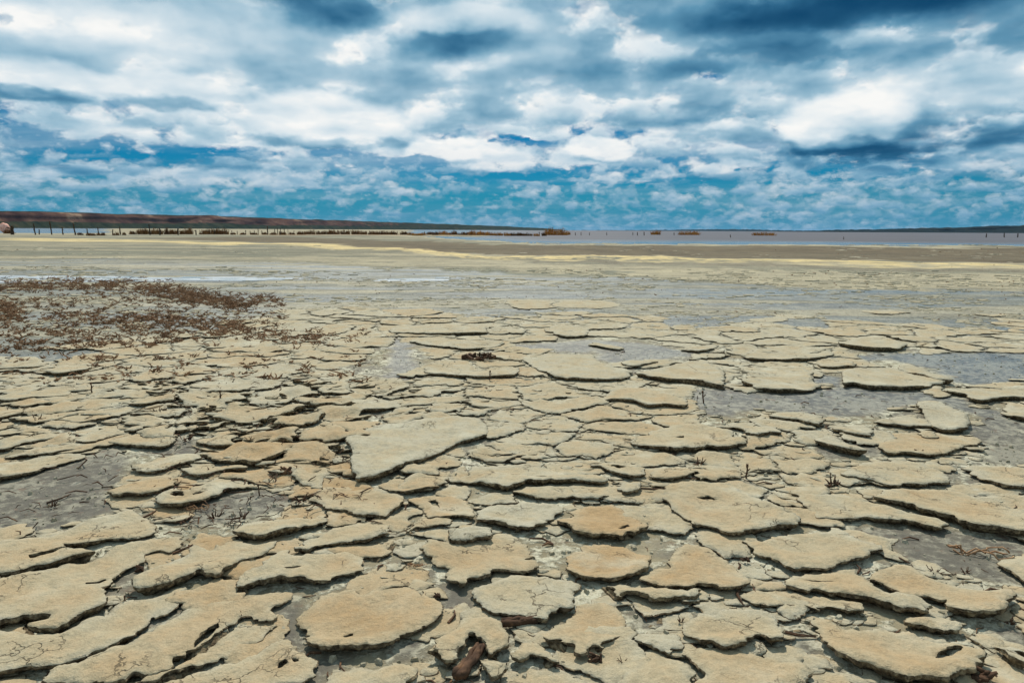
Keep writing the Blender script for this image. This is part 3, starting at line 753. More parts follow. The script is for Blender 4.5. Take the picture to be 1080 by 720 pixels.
    z[gone] = np.where(strand[gone] & (y[gone] < 2600), 0.05, -0.6)
    C[strand & (q < 246.3)] = (0.36, 0.315, 0.21)
    crumbv = np.clip(cm * (1 - 0.85 * bm) + gm * 0.12 + 0.15 * (y < 30), 0, 1) * (y < 60)
    ny, nx = X.shape
    i = np.arange((ny - 1) * nx).reshape(ny - 1, nx)[:, :-1].ravel()
    faces = np.stack([i, i + 1, i + nx + 1, i + nx], 1)
    o = mesh_obj("ground", np.stack([x, y, z], 1), faces, [M["soil"]], attrs=dict(soil=C, wet=wet, crumb=crumbv))
    tag(o, "cracked grey and beige salt flat running from the viewer to the lake", "ground", kind="structure")
    return o


make_ground()


def make_water():
    xs = graded(-60.0, 60.0, 2.0, 1.12, -12000, 12000); ys = graded(45, 200, 1.5, 1.1, 44, 14000)
    X, Y = np.meshgrid(xs, ys); x = X.ravel(); y = Y.ravel()
    px, py = frame_of(x, y); sh = shore_row(px)
    calm = sstep(5.5, 1.5, sh - py + fbm(x * .03, y * .08, 3, 9) * 1.2) 
    calm = np.maximum(calm, sstep(580, 470, px) * 0.85)
    ny, nx = X.shape
    i = np.arange((ny - 1) * nx).reshape(ny - 1, nx)[:, :-1].ravel()
    o = mesh_obj("water", np.stack([x, y, np.zeros_like(x)], 1), np.stack([i, i + 1, i + nx + 1, i + nx], 1), [M["water"]], attrs=dict(calm=calm))
    tag(o, "flat mauve-grey salt lake below the far hills", "lake", kind="structure")


make_water()


def make_puddle(px0, px1, rowc, hh, seed, thr, label):
    """thin films of salt water: a fine grid of which only the pieces inside a ragged outline are kept"""
    c = ground_at((px0 + px1) / 2, rowc)
    a = ground_at(px0, rowc); b = ground_at(px1, rowc)
    up = ground_at((px0 + px1) / 2, rowc - hh); dn = ground_at((px0 + px1) / 2, rowc + hh)
    xs = np.arange(a[0] - 1, b[0] + 1, 0.09); ys = np.arange(dn[1], up[1], 0.12)
    X, Y = np.meshgrid(xs, ys)
    t = (X - a[0]) / (b[0] - a[0]); mid = a[1] + (b[1] - a[1]) * t
    half = (up[1] - dn[1]) / 2
    f = 1 - ((Y - mid) / half) ** 2 - np.clip(np.abs(t - 0.5) * 2, 0, 2) ** 4
    f = f + fbm(X * 0.22, Y * 0.9, 5, seed) * 1.6 - thr
    g = f > 0
    idx = -np.ones(X.shape, int); V = []; Fc = []
    ny, nx = X.shape
    for j in range(ny - 1):
        for i in range(nx - 1):
            if g[j, i] and g[j, i + 1] and g[j + 1, i] and g[j + 1, i + 1]:
                q = []
                for jj, ii in ((j, i), (j, i + 1), (j + 1, i + 1), (j + 1, i)):
                    if idx[jj, ii] < 0:
                        idx[jj, ii] = len(V); V.append((X[jj, ii], Y[jj, ii], 0.008))
                    q.append(idx[jj, ii])
                Fc.append(q)
    if Fc:
        o = mesh_obj("puddle", V, np.array(Fc), [M["film"]])
        tag(o, label, "puddle", kind="structure")


make_puddle(-160, 285, 294.8, 4.0, 3, 0.15, "long white film of salt water behind the brown weeds at left")
make_puddle(395, 490, 294.0, 3.4, 8, 0.50, "short white streak of salt water in the grey flat at centre")


# ------------------------------------------------------------------ mud plates
def resample(P, step):
    Q = np.vstack([P, P[:1]]); L = np.sqrt((np.diff(Q, axis=0) ** 2).sum(1)); S = np.concatenate([[0], np.cumsum(L)])
    n = max(10, int(S[-1] / step)); t = np.arange(n) * S[-1] / n
    return np.stack([np.interp(t, S, Q[:, 0]), np.interp(t, S, Q[:, 1])], 1)


def chaikin(P):
    Q = np.roll(P, -1, 0)
    return np.stack([P * 0.87 + Q * 0.13, P * 0.13 + Q * 0.87], 1).reshape(-1, 2)


def area(P):
    x, y = P.T
    return 0.5 * (x * np.roll(y, -1) - np.roll(x, -1) * y).sum()


def plate_mesh(poly, top, tone, seed, step, grid, curl, ragged, tilt=(0, 0), dome=0.0, fuse=0.5, smooth=True, holes=(), warp=0.0, roll=1.0):
    """one slab of dried mud: bumpy top with a worn rim, broken side walls that turn in under the slab"""
    P = resample(chaikin(poly) if smooth else poly, step)
    if area(P) < 0: P = P[::-1]
    T = np.roll(P, -1, 0) - np.roll(P, 1, 0); T /= np.maximum(np.linalg.norm(T, axis=1, keepdims=True), 1e-9)
    Nn = np.stack([T[:, 1], -T[:, 0]], 1)
    amp = fbm(P[:, 0] * 7, P[:, 1] * 7, 3, seed) * 0.016 * ragged + fbm(P[:, 0] * 28, P[:, 1] * 28, 4, seed + 5, 0.65) * 0.011 * ragged
    nick = np.maximum(fbm(P[:, 0] * 11, P[:, 1] * 11, 2, seed + 9) - 0.45, 0) * -0.05 * ragged
    P = P + Nn * (amp + nick)[:, None]
    lo, hi = P.min(0), P.max(0)
    gx, gy = np.meshgrid(np.arange(lo[0], hi[0], grid), np.arange(lo[1], hi[1], grid))
    G = np.stack([gx.ravel(), gy.ravel()], 1)
    if len(G):
        G = G + (np.random.default_rng(seed).random(G.shape) - 0.5) * grid * 0.55
        G = G[inside(G, P)]
        if len(G): G = G[edge_dist(G, P) > step * 0.7]
    A = np.vstack([P, G]) if len(G) else P
    edges = []
    hol = [resample(h, step) for h in holes]
    hol = [h + np.stack([fbm(h[:, 0] * 40, h[:, 1] * 40, 2, seed), fbm(h[:, 0] * 40, h[:, 1] * 40, 2, seed + 4)], 1) * 0.006 for h in hol]
    for h in hol:
        k = len(A); A = np.vstack([A, h]); edges += [(k + i, k + (i + 1) % len(h)) for i in range(len(h))]
    c0 = A.mean(0)
    res = delaunay_2d_cdt([Vector((a - c0).tolist()) for a in A], edges, [list(range(len(P)))], 1, 1e-5)
    V = np.array([(v[0], v[1]) for v in res[0]]) + c0
    tris = [tuple(f) for f in res[2]]
    if hol and tris:
        cc = np.array([V[list(f)].mean(0) for f in tris]); gone = np.zeros(len(tris), bool)
        for h in hol: gone |= inside(cc, h)
        tris = [f for f, g in zip(tris, gone) if not g]
    if not tris: return None
    # boundary loops
    cnt = {}
    for f in tris:
        for a, b in zip(f, f[1:] + f[:1]):
            cnt[(a, b)] = 1
    nxt = {}
    for (a, b) in cnt:
        if (b, a) not in cnt: nxt.setdefault(a, []).append(b)
    d = edge_dist(V, P)
    rim = np.exp(-d / 0.028)
    x, y = V.T
    c = (lo + hi) / 2
    z = top + (x - c[0]) * tilt[0] + (y - c[1]) * tilt[1]
    cw = sstep(0.10, 0.0, d)
    z = z + curl * cw * (0.5 + 0.9 * vnoise(x * 5, y * 5, seed + 2))
    z = z + dome * sstep(0, 0.12, d)
    z = z + fbm(x * 4.5, y * 4.5, 3, 91) * 0.006 + fbm(x * 22, y * 22, 3, 93, 0.6) * 0.0028 * sstep(0, 0.03, d)
    rw = (0.020 + 0.030 * vnoise(x * 6, y * 6, seed + 14)) * roll
    z = z - sstep(0, 1, 1 - d / rw) * (0.004 + 0.010 * vnoise(x * 4, y * 4, seed + 15)) * min(1.0, top / 0.02)
    if warp: z = z + fbm(x * 6.5, y * 6.5, 2, seed + 16) * warp
    # short healed cracks in the top
    rid = np.abs(fbm(x * 2.6, y * 3.4, 3, seed + 21)); z = z - sstep(0.03, 0.0, rid) * 0.006 * sstep(0.15, 0.5, vnoise(x * 2, y * 2, seed + 3))
    # the far side of a slab is usually still fused to the ground, the near side stands free
    front = 1 - (y - lo[1]) / max(hi[1] - lo[1], 0.02)
    lf = np.clip(0.25 + 1.0 * front + (0.55 if fuse > 0.2 else 0.95) * fbm(x * 3.1, y * 3.1, 2, seed + 40), fuse, 1.0)
    z = np.maximum(z * lf, 0.003)
    Vt = [np.stack([x, y, z], 1)]; tone_a = [np.full(len(V), tone)]; rim_a = [rim]
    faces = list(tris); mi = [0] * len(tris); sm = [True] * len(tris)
    used = set(); base = len(V)
    for s0 in list(nxt):
        if s0 in used: continue
        loop = []; a = s0
        while a not in used and a in nxt:
            used.add(a); loop.append(a); a = nxt[a][0]
        if len(loop) < 4: continue
        Lp = V[loop]; zz = z[loop]; n = len(loop)
        T = np.roll(Lp, -1, 0) - np.roll(Lp, 1, 0); T /= np.maximum(np.linalg.norm(T, axis=1, keepdims=True), 1e-9)
        On = np.stack([T[:, 1], -T[:, 0]], 1)
        on = On.copy()
        for _ in range(6): on = (np.roll(on, 1, 0) + on + np.roll(on, -1, 0)) / 3
        on /= np.maximum(np.linalg.norm(on, axis=1, keepdims=True), 1e-9)
        k = len(Vt); prev = loop
        Tk = np.maximum(zz * 0.66, 0.003)
        for r, (ins, fr) in enumerate(((-0.001, 0.25), (0.002, 0.5), (0.012, 0.72), (0.024, 1.0), (0.06, None))):
            j = fbm(Lp[:, 0] * 40, Lp[:, 1] * 40, 2, seed + 31 * r) * 0.0045
            q = Lp - on * (ins + j)[:, None] if fr is not None else Lp - on * ins
            zr = zz - Tk * fr + (j * 0.6 if fr < 1 else 0) if fr is not None else np.full(n, -0.03)
            if fr is not None and r == 0: zr = zz - np.maximum(Tk * fr, 0.002)
            Vt.append(np.concatenate([q, zr[:, None]], 1)); tone_a.append(np.full(n, tone)); rim_a.append(np.ones(n))
            ids = list(range(base, base + n)); base += n
            for t in range(n):
                u = (t + 1) % n
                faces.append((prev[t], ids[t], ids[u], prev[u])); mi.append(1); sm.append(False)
            prev = ids
    Vt = np.vstack(Vt); Vt[:, 2] += relief(Vt[:, 0], Vt[:, 1])
    return Vt, faces, mi, sm, np.concatenate(tone_a), np.concatenate(rim_a)


def plate_params(dist):
    step = min(max(0.0028 * dist, 0.0075), 0.05)
    return step, step * 2.3


# filler crust between the plates that were read off: cells of a cracked sheet, spaced wider with distance
def spacing(y): return np.interp(y, [0, 2.5, 4.0, 6.0, 9.0, 14.0], [0.19, 0.2, 0.24, 0.42, 0.55, 0.62])


def seeds():
    pts = []; cell = {}
    r = np.random.default_rng(5)
    cand = np.stack([r.uniform(-11, 11, 60000), r.uniform(0.4, 12.5, 60000)], 1)
    for p in cand:
        if abs(p[0]) > p[1] * 0.78 + 1.3: continue
        s = float(spacing(p[1])) * (0.55 + 0.95 * float(vnoise(p[0] * 2.3, p[1] * 2.3, 77)))
        gx, gy = int(p[0] // 0.7), int(p[1] // 0.7); ok = True
        for i in (-1, 0, 1):
            for j in (-1, 0, 1):
                for q in cell.get((gx + i, gy + j), ()):
                    dx = (q[0] - p[0]) * 0.72; dy2 = q[1] - p[1]
                    if dx * dx + dy2 * dy2 < s * s * 0.62: ok = False; break
                if not ok: break
            if not ok: break
        if ok:
            cell.setdefault((gx, gy), []).append(p); pts.append(p)
    return np.array(pts)


def clip_half(poly, n, c):
    """keep the side where n.p <= c"""
    out = []; m = len(poly)
    for i in range(m):
        a, b = poly[i], poly[(i + 1) % m]
        da, db = n[0] * a[0] + n[1] * a[1] - c, n[0] * b[0] + n[1] * b[1] - c
        if da <= 0: out.append(a)
        if (da < 0) != (db < 0):
            t = da / (da - db); out.append((a[0] + (b[0] - a[0]) * t, a[1] + (b[1] - a[1]) * t))
    return out


S = seeds()
cells = []
for i, p in enumerate(S):
    s = float(spacing(p[1])) * 2.2
    dd = ((S - p) ** 2).sum(1); nb = np.argsort(dd)[1:15]
    poly = [(p[0] - s, p[1] - s), (p[0] + s, p[1] - s), (p[0] + s, p[1] + s), (p[0] - s, p[1] + s)]
    hgap = 0.002 + 0.009 * float(vnoise(p[0] * 3, p[1] * 3, 55)) * (1 + 0.10 * p[1])
    for j in nb:
        n = S[j] - p; L = math.hypot(*n); n = n / L
        poly = clip_half(poly, n, n @ (p + S[j]) / 2 - hgap)
        if len(poly) < 3: break
    if len(poly) >= 3: cells.append((i, np.array(poly)))

trace_bb = [(p["poly"].min(0), p["poly"].max(0)) for p in plates]


def covered(Q):
    m = np.zeros(len(Q), bool)
    for p, (lo, hi) in zip(plates, trace_bb):
        k = (Q[:, 0] > lo[0]) & (Q[:, 0] < hi[0]) & (Q[:, 1] > lo[1]) & (Q[:, 1] < hi[1])
        if k.any(): m[np.where(k)[0]] |= inside(Q[k], p["poly"])
    return m


fillers = []
for i, poly in cells:
    w = poly
    Q = resample(w, 0.06)
    # shared warp of the whole sheet so that neighbouring cracks run alongside each other
    def warp(Z):
        k = np.clip(Z[:, 1] / 4, 0.7, 2.2)
        return np.stack([Z[:, 0] + fbm(Z[:, 0] * 2.2 / k, Z[:, 1] * 2.2 / k, 3, 101) * 0.10 * k,
                         Z[:, 1] + fbm(Z[:, 0] * 2.2 / k, Z[:, 1] * 2.2 / k, 3, 103) * 0.10 * k], 1)
    w = warp(Q)
    c = w.mean(0)
    pts = np.vstack([Q * 0.6 + c * 0.4, c[None], Q])
    pts = warp(pts) if False else np.vstack([w * 0.6 + c * 0.4, c[None], w * 0.9 + c * 0.1])
    cv = covered(pts).mean()
    if cv > 0.62: continue
    bm = bare_mask(pts[:, 0], pts[:, 1]).mean()
    if bm > 0.38: continue
    px, py = frame_of(c[0], c[1])
    lim = float(crust_limit(float(px))) + float(fbm(c[0] * 0.8, c[1] * 0.8, 3, 7)) * 8
    if py < lim - 7 and not (px > 330 and py > lim - 26 and float(vnoise(c[0] * 3.3, c[1] * 3.3, 5)) > 0.62): continue
    h = float(vnoise(c[0] * 7.1, c[1] * 5.3, 201)); h2 = float(vnoise(c[0] * 9.7, c[1] * 8.3, 211))
    if c[1] < 5 and h2 < 0.16: continue
    if cv > 0.2: w = c + (w - c) * 0.97
    far = sstep(4.2, 6.5, c[1])
    top = (0.012 + 0.012 * h) * (1 - far) + (0.007 + 0.010 * h * h + 0.010 * (h2 > 0.82)) * far
    broken = float(sstep(150, 210, px) * sstep(400, 350, px) * sstep(405, 425, py) * sstep(510, 485, py)); top += (0.012 + 0.020 * h2) * broken
    if px < 180 and 400 < py < 480: top += 0.012 * h2
    top *= 0.45 + 0.55 * float(sstep(-8, 14, py - lim))
    tone = 0.12 + 0.55 * float(vnoise(c[0] * 1.3, c[1] * 0.8, 205)) - 0.1 * far + (0.25 if px < 420 and py > 420 else 0)
    a = abs(area(w))
    if a < 0.006: continue
    d = math.hypot(c[0], c[1])
    fillers.append(dict(poly=w, top=top, tone=float(tone), c=c, px=(float(px), float(py)), d=d, warp=0.022 * broken,
                        vis=a * H / d ** 3 * (1 - cv), cv=cv, inframe=(-5 < px < 1085 and 250 < py < 735)))
print("fillers", len(fillers), "in frame", sum(f["inframe"] for f in fillers))

MAX_THINGS = 285
fillers.sort(key=lambda f: -f["vis"] * (1 if f["inframe"] else 0))
n_single = min(MAX_THINGS - len(plates), sum(f["inframe"] for f in fillers))
GROUP = "plates of dried cracked mud"


def rnd(seed): return np.random.default_rng(seed)


def centre(p):
    x, y = p["px"][:, 0], p["px"][:, 1]
    return ((np.clip(x, 0, 1080).min() + np.clip(x, 0, 1080).max()) / 2, (np.clip(y, 0, 720).min() + np.clip(y, 0, 720).max()) / 2)


order = 0
for p in plates:
    order += 1
    d = float(np.hypot(*p["poly"].mean(0)))
    st, gr = plate_params(d)
    r = rnd(500 + order)
    edge = p["key"] in ("B1", "B2", "B4", "B8", "B14", "A31", "A1", "A3", "A7")
    res = plate_mesh(p["poly"], p["top"] + 0.0006 * (order % 9), p["tone"], 1000 + order * 7, st, gr,
                     curl=0.007 + 0.006 * r.random(), ragged=0.75 if edge or p["key"] == "B15" else 1.15,
                     tilt=((r.random() - .5) * 0.03, -0.012 - 0.022 * r.random()), holes=p["holes"], dome=0.006 if p["key"] in ("A20", "A21", "A11", "B15") else 0.0)
    V, faces, mi, sm, ta, ra = res
    c = np.array([*p["poly"].mean(0), 0.0])
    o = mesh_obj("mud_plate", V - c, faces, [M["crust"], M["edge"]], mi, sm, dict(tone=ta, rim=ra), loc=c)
    tag(o, p["label"], "mud plate", GROUP)
    p["obj"] = o

# the crust cells: single things for the largest in view, one mass for the rest
marks = [(p["short"], centre(p)) for p in plates if p["short"]]
for f in fillers[:n_single]:
    best = min(marks, key=lambda m: math.hypot(m[1][0] - f["px"][0], (m[1][1] - f["px"][1]) * 1.8))
    dx, dy = f["px"][0] - best[1][0], (f["px"][1] - best[1][1]) * 1.8
    if abs(dx) > abs(dy) * 1.3: f["rel"] = "right of" if dx > 0 else "left of"
    else: f["rel"] = "in front of" if dy > 0 else "behind"
    f["mark"] = best[0]; f["sep"] = math.hypot(dx, dy)
ORD = ["nearest", "second nearest", "third nearest", "fourth nearest", "fifth nearest", "sixth nearest", "seventh nearest", "eighth nearest",
       "ninth nearest", "tenth nearest", "eleventh nearest", "twelfth nearest"] + ["thirteenth nearest", "fourteenth nearest", "fifteenth nearest", "sixteenth nearest"]
byk = {}
for f in fillers[:n_single]: byk.setdefault((f["mark"], f["rel"]), []).append(f)
for (mk, rel), L in byk.items():
    L.sort(key=lambda f: f["sep"])
    for k, f in enumerate(L):
        size = "low crust plate"
        if f["top"] > 0.03: size = "raised crust plate"
        elif f["tone"] < 0.3: size = "pale crust plate"
        elif f["tone"] > 0.6: size = "tan crust plate"
        lab = f"{size} {rel} the {mk}"
        if len(L) > 1: lab += f", {ORD[min(k, 15)]}"
        f["label"] = lab
def flakes():
    r = np.random.default_rng(21); out = []
    for _ in range(5200):
        yy = 1.3 + 5.2 * r.random() ** 1.25; xx = (r.random() * 2 - 1) * (yy * 0.8 + 0.5)
        out.append((xx, yy))
    Q = np.array(out); k = ~covered(Q); Q = Q[k]
    Q = Q[(bare_mask(Q[:, 0], Q[:, 1]) < 0.5) & (fbm(Q[:, 0] * 1.7, Q[:, 1] * 1.7, 2, 66) > -0.25)]
    for p in Q:
        n = int(r.integers(5, 9)); s = 0.022 + 0.055 * r.random() ** 1.6
        a = np.sort((np.arange(n) + r.random(n) * 0.8) / n * 2 * math.pi)
        rr = s * (0.6 + 0.6 * r.random(n))
        yield np.stack([p[0] + np.cos(a) * rr * 1.25, p[1] + np.sin(a) * rr], 1), 0.005 + 0.011 * r.random(), 0.05 + 0.4 * r.random()


rest_V, rest_F, rest_mi, rest_sm, rest_t, rest_r = [], [], [], [], [], []; off = 0
for k, f in enumerate(fillers):
    st, gr = plate_params(f["d"])
    if not f["inframe"]: st, gr = st * 1.6, gr * 1.6
    r = rnd(9000 + k)
    far = float(sstep(4.0, 6.0, f["d"]))
    res = plate_mesh(f["poly"], f["top"], f["tone"], 3000 + k * 3, st, gr, curl=0.003 + (0.004 + 0.010 * far) * r.random(),
                     ragged=1.1 + 1.2 * far, tilt=((r.random() - .5) * 0.03, 0), fuse=0.08, smooth=False, warp=f.get("warp", 0.0) + 0.004 * (1 - far))
    if res is None: continue
    V, faces, mi, sm, ta, ra = res
    if k < n_single:
        c = np.array([*f["c"], 0.0])
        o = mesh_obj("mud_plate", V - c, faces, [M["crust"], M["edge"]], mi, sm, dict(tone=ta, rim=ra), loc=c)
        tag(o, f["label"], "mud plate", GROUP)
    else:
        rest_V.append(V); rest_F += [tuple(i + off for i in q) for q in faces]; off += len(V)
        rest_mi += mi; rest_sm += sm; rest_t.append(ta); rest_r.append(ra)
for k, (poly, top, tone) in enumerate(flakes()):
    d = float(np.hypot(*poly.mean(0)))
    st = max(0.004 * d, 0.011)
    fx, fy = frame_of(*poly.mean(0)); bro = 150 < fx < 390 and 405 < fy < 505; r = rnd(40000 + k)
    tl = ((r.random() - .5) * .5, (r.random() - .7) * .6) if bro else ((r.random() - .5) * .15, (r.random() - .6) * .15)
    res = plate_mesh(poly, top * (2.4 if bro else 1), tone, 20000 + k, st, st * 2.2, 0.004, 0.55, tilt=tl, fuse=0.5, smooth=False)
    if res is None: continue
    V, faces, mi, sm, ta, ra = res
    rest_V.append(V); rest_F += [tuple(i + off for i in q) for q in faces]; off += len(V)
    rest_mi += mi; rest_sm += sm; rest_t.append(ta); rest_r.append(ra * 0.4)
if rest_V:
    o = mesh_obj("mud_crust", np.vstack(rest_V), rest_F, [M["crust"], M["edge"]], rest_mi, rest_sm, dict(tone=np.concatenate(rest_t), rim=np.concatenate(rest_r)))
    tag(o, "countless small flakes of dried mud crust filling in between larger plates", "mud crust", kind="stuff")


# ------------------------------------------------------------------ hills across the lake
def make_hills(name, sky_pts, foot_pts, dists, mat, label, seed, cols, scarp=True, bumps=0.5, back=500.0):
    """a long ridge: foot slope, broken scarp, edge of the plateau and the plateau running back"""
    p0, p1 = sky_pts[0][0], sky_pts[-1][0]
    pxs = np.linspace(p0, p1, cols)
    sk = np.interp(pxs, [a for a, _ in sky_pts], [b for _, b in sky_pts])
    ft = np.interp(pxs, [a for a, _ in foot_pts], [b for _, b in foot_pts])
    ds = np.interp(pxs, [a for a, _ in dists], [b for _, b in dists])
    prof = [(0.0, 0.0), (0.06, 0.10), (0.13, 0.22), (0.20, 0.33), (0.26, 0.42), (0.32, 0.52), (0.37, 0.62), (0.42, 0.72), (0.47, 0.82), (0.53, 0.91), (0.62, 0.97), (0.75, 1.0), (1.6, 1.01), (3.5, 0.98)]
    V = []; sc = []; base = []
    for i, (a, b, c, d) in enumerate(zip(pxs, sk, ft, ds)):
        hw = world_of(a, b, d * 1.05)[2]; dirn = ray(a, c); dirn = dirn[:2] / np.hypot(*dirn[:2])
        u = d * math.atan((a - 540) / F)
        for t, h in prof:
            g = float(fbm(u / 90.0, t * 1.5, 4, seed)); g2 = float(fbm(u / 28.0, t * 4.0, 3, seed + 3))
            off = d + d * 0.09 * t + (g * 0.022 * d + g2 * 0.007 * d) * (1 - abs(2 * min(t, 1) - 0.9)) * (0 < t < 0.7)
            hh = h + (g2 * 0.05 + g * 0.05) * (0 < t < 0.6)
            z = hw * hh - 1.0 * (t == 0)
            if t >= 0.6: z += float(fbm(u / 14.0, t * 3, 3, seed + 8)) * bumps + abs(float(fbm(u / 45.0, t, 2, seed + 12))) * bumps
            V.append((dirn[0] * off, dirn[1] * off, z)); sc.append(float(sstep(0.22, 0.5, h) * sstep(1.02, 0.9, h)) * (1.0 if scarp else 0.0) * float(np.interp(a, [0, 260, 420, 560], [1, 0.9, 0.45, 0.1])))
    n = len(prof)
    i = np.arange((cols - 1) * n).reshape(cols - 1, n)[:, :-1].ravel()
    F4 = np.stack([i, i + n, i + n + 1, i + 1], 1)
    o = mesh_obj(name, V, F4, [mat], attrs=dict(scarp=np.array(sc), cover=np.ones(len(V))))
    tag(o, label, "hills", kind="structure")


make_hills("hills", [(-420, 224), (0, 222.6), (40, 222.4), (75, 223.6), (100, 224.4), (150, 226.3), (190, 227.2), (222, 226.8), (235, 228), (260, 229), (330, 231.4), (400, 234), (460, 236), (520, 238.2), (570, 240.6), (598, 243.0), (604, 244)],
           [(-420, 236), (0, 239.6), (300, 241.3), (604, 243.2)], [(-420, 1100), (0, 1250), (300, 1900), (604, 3400)], M["bluff"],
           "long red-brown clay bluff falling away to the right across the lake", 301, 420, True, 1.3)
make_hills("hills", [(560, 243.6), (640, 243.2), (700, 242.8), (760, 241.9), (790, 242.2), (815, 243), (860, 243.6), (905, 244)],
           [(560, 243), (905, 244.6)], [(560, 6500), (905, 6500)], M["ridge"], "faint blue line of hills at the middle of the horizon", 321, 160, False, 4.0)
make_hills("hills", [(820, 244.6), (850, 243.9), (900, 242.6), (960, 241.2), (1020, 239.8), (1060, 238.4), (1090, 237.8), (1500, 234)],
           [(820, 244.4), (1500, 247.5)], [(820, 3600), (1090, 2900), (1500, 2600)], M["ridge"], "low dark wooded ridge along the horizon at right", 341, 300, False, 2.6)


# ------------------------------------------------------------------ tubes, posts, brush
def tube(pts, rad, sides=7, seed=0, rough=0.12, cap=True):
    pts = np.asarray(pts, float); n = len(pts); r = np.random.default_rng(seed)
    V = []; Fc = []
    up0 = np.array([0.31, 0.17, 0.93])
    for i in range(n):
        t = pts[min(i + 1, n - 1)] - pts[max(i - 1, 0)]; t = t / max(np.linalg.norm(t), 1e-9)
        a = np.cross(t, up0)
        if np.linalg.norm(a) < 0.2: a = np.cross(t, np.array([1.0, 0, 0]))
        a /= np.linalg.norm(a); b = np.cross(t, a)
        for k in range(sides):
            w = 2 * math.pi * k / sides; q = rad[i] * (1 + rough * (r.random() * 2 - 1))
            V.append(pts[i] + (a * math.cos(w) + b * math.sin(w)) * q)
    for i in range(n - 1):
        for k in range(sides):
            k2 = (k + 1) % sides
            Fc.append((i * sides + k, i * sides + k2, (i + 1) * sides + k2, (i + 1) * sides + k))
    if cap:
        Fc.append(tuple(range(sides))[::-1]); Fc.append(tuple((n - 1) * sides + k for k in range(sides)))
    return V, Fc


class Bag:
    def __init__(self): self.V = []; self.F = []

    def add(self, VF):
        k = len(self.V); self.V += [tuple(v) for v in VF[0]]; self.F += [tuple(i + k for i in f) for f in VF[1]]


ORDW = ["first", "second", "third", "fourth", "fifth", "sixth", "seventh", "eighth", "ninth", "tenth", "eleventh", "twelfth", "thirteenth", "fourteenth", "fifteenth",
        "sixteenth", "seventeenth", "eighteenth", "nineteenth", "twentieth"]
ORDW += ["twenty-" + w for w in ORDW[:9]] + ["thirtieth"] + ["thirty-" + w for w in ORDW[:9]] + ["fortieth"] + ["forty-" + w for w in ORDW[:9]] + ["fiftieth"] + ["fifty-" + w for w in ORDW[:9]] + ["sixtieth"] + ["sixty-" + w for w in ORDW[:9]] + ["seventieth"] + ["seventy-" + w for w in ORDW[:9]] + ["eightieth"] + ["eighty-" + w for w in ORDW[:9]]

# x, row of the foot, x and row of the top, width in pixels
POSTS = [(13.2, 247.8, 12.6, 238.0, 2.4), (37.7, 248, 34.6, 235.8, 1.1), (41.6, 247.6, 41.2, 241.8, .9), (55, 247.8, 51.6, 233.6, 1.1), (67, 247.8, 65, 239.8, 1.0), (80.2, 248.1, 76, 235.2, 1.2),
         (92.3, 247.4, 91.8, 241.4, 1.0), (104, 247.9, 103, 239.6, 1.0), (118.4, 247.7, 119.2, 242, .9), (127.2, 248, 126.2, 239.4, 1.1), (158.4, 248.0, 157, 236.5, 1.0), (169, 248.1, 168.6, 241, 1.5),
         (188, 248, 187.6, 241, 1.4), (207, 248, 206.4, 242.5, 1.3), (226, 247.6, 226, 242, .8), (245, 248, 244.4, 242.8, .8), (250.4, 247.6, 250, 243.4, .7), (259.5, 247.8, 258.8, 242.8, .8), (264, 247.6, 263.6, 243.2, .7),
         (268.4, 247.8, 268, 243, .7), (272.4, 248.0, 272, 241.5, .8), (276.2, 247.6, 276, 243, .7), (282.4, 247.8, 282, 238.4, 1.0), (290, 247.6, 289.6, 241.6, .7), (293, 247.8, 292.4, 240.4, .7), (296, 247.9, 295.6, 240.8, .8), (300.2, 247.7, 299.7, 241.4, .7),
         (304, 247.6, 303.6, 242, .7), (310, 247.6, 310, 243.2, .6), (386, 247.4, 385.6, 243.6, .7), (390, 247.5, 389.8, 243.2, .7), (394.5, 247.4, 394, 243.8, .7), (398, 247.5, 397.8, 243.6, .7), (419, 247.6, 418.8, 243.8, .7),
         (448, 247.8, 447.8, 244, .7), (460, 247.8, 459.6, 244, .7), (522, 248.2, 521.8, 244.6, .7), (533, 248.2, 532.6, 244.9, .7), (556, 248.2, 555.8, 244.8, .7), 
         (569, 248.3, 568.8, 244.6, .8), (573, 248.4, 572.8, 244.8, .7), (607, 248.2, 606.8, 245, .7), (613, 248.3, 612.8, 244.9, .7), (622, 248.2, 621.8, 245.2, .7), 
         (640, 248.2, 640, 245.2, .7), (667.5, 248.0, 667.5, 245, .7), (672.5, 248.4, 672.2, 244.8, .9), (679.5, 248.3, 679.3, 244.6, .9), 
         (711, 248, 711, 245.3, .7), (770.5, 250.5, 770.4, 247.6, .9), (890, 252.6, 889.8, 249.8, .7), (1040.4, 250.4, 1040.2, 246.4, .9), (1059.2, 250.2, 1058.8, 245.6, .9), (1073.4, 250.4, 1073.2, 246.2, .9)]
PG = "old posts standing along the far shore of the flat"
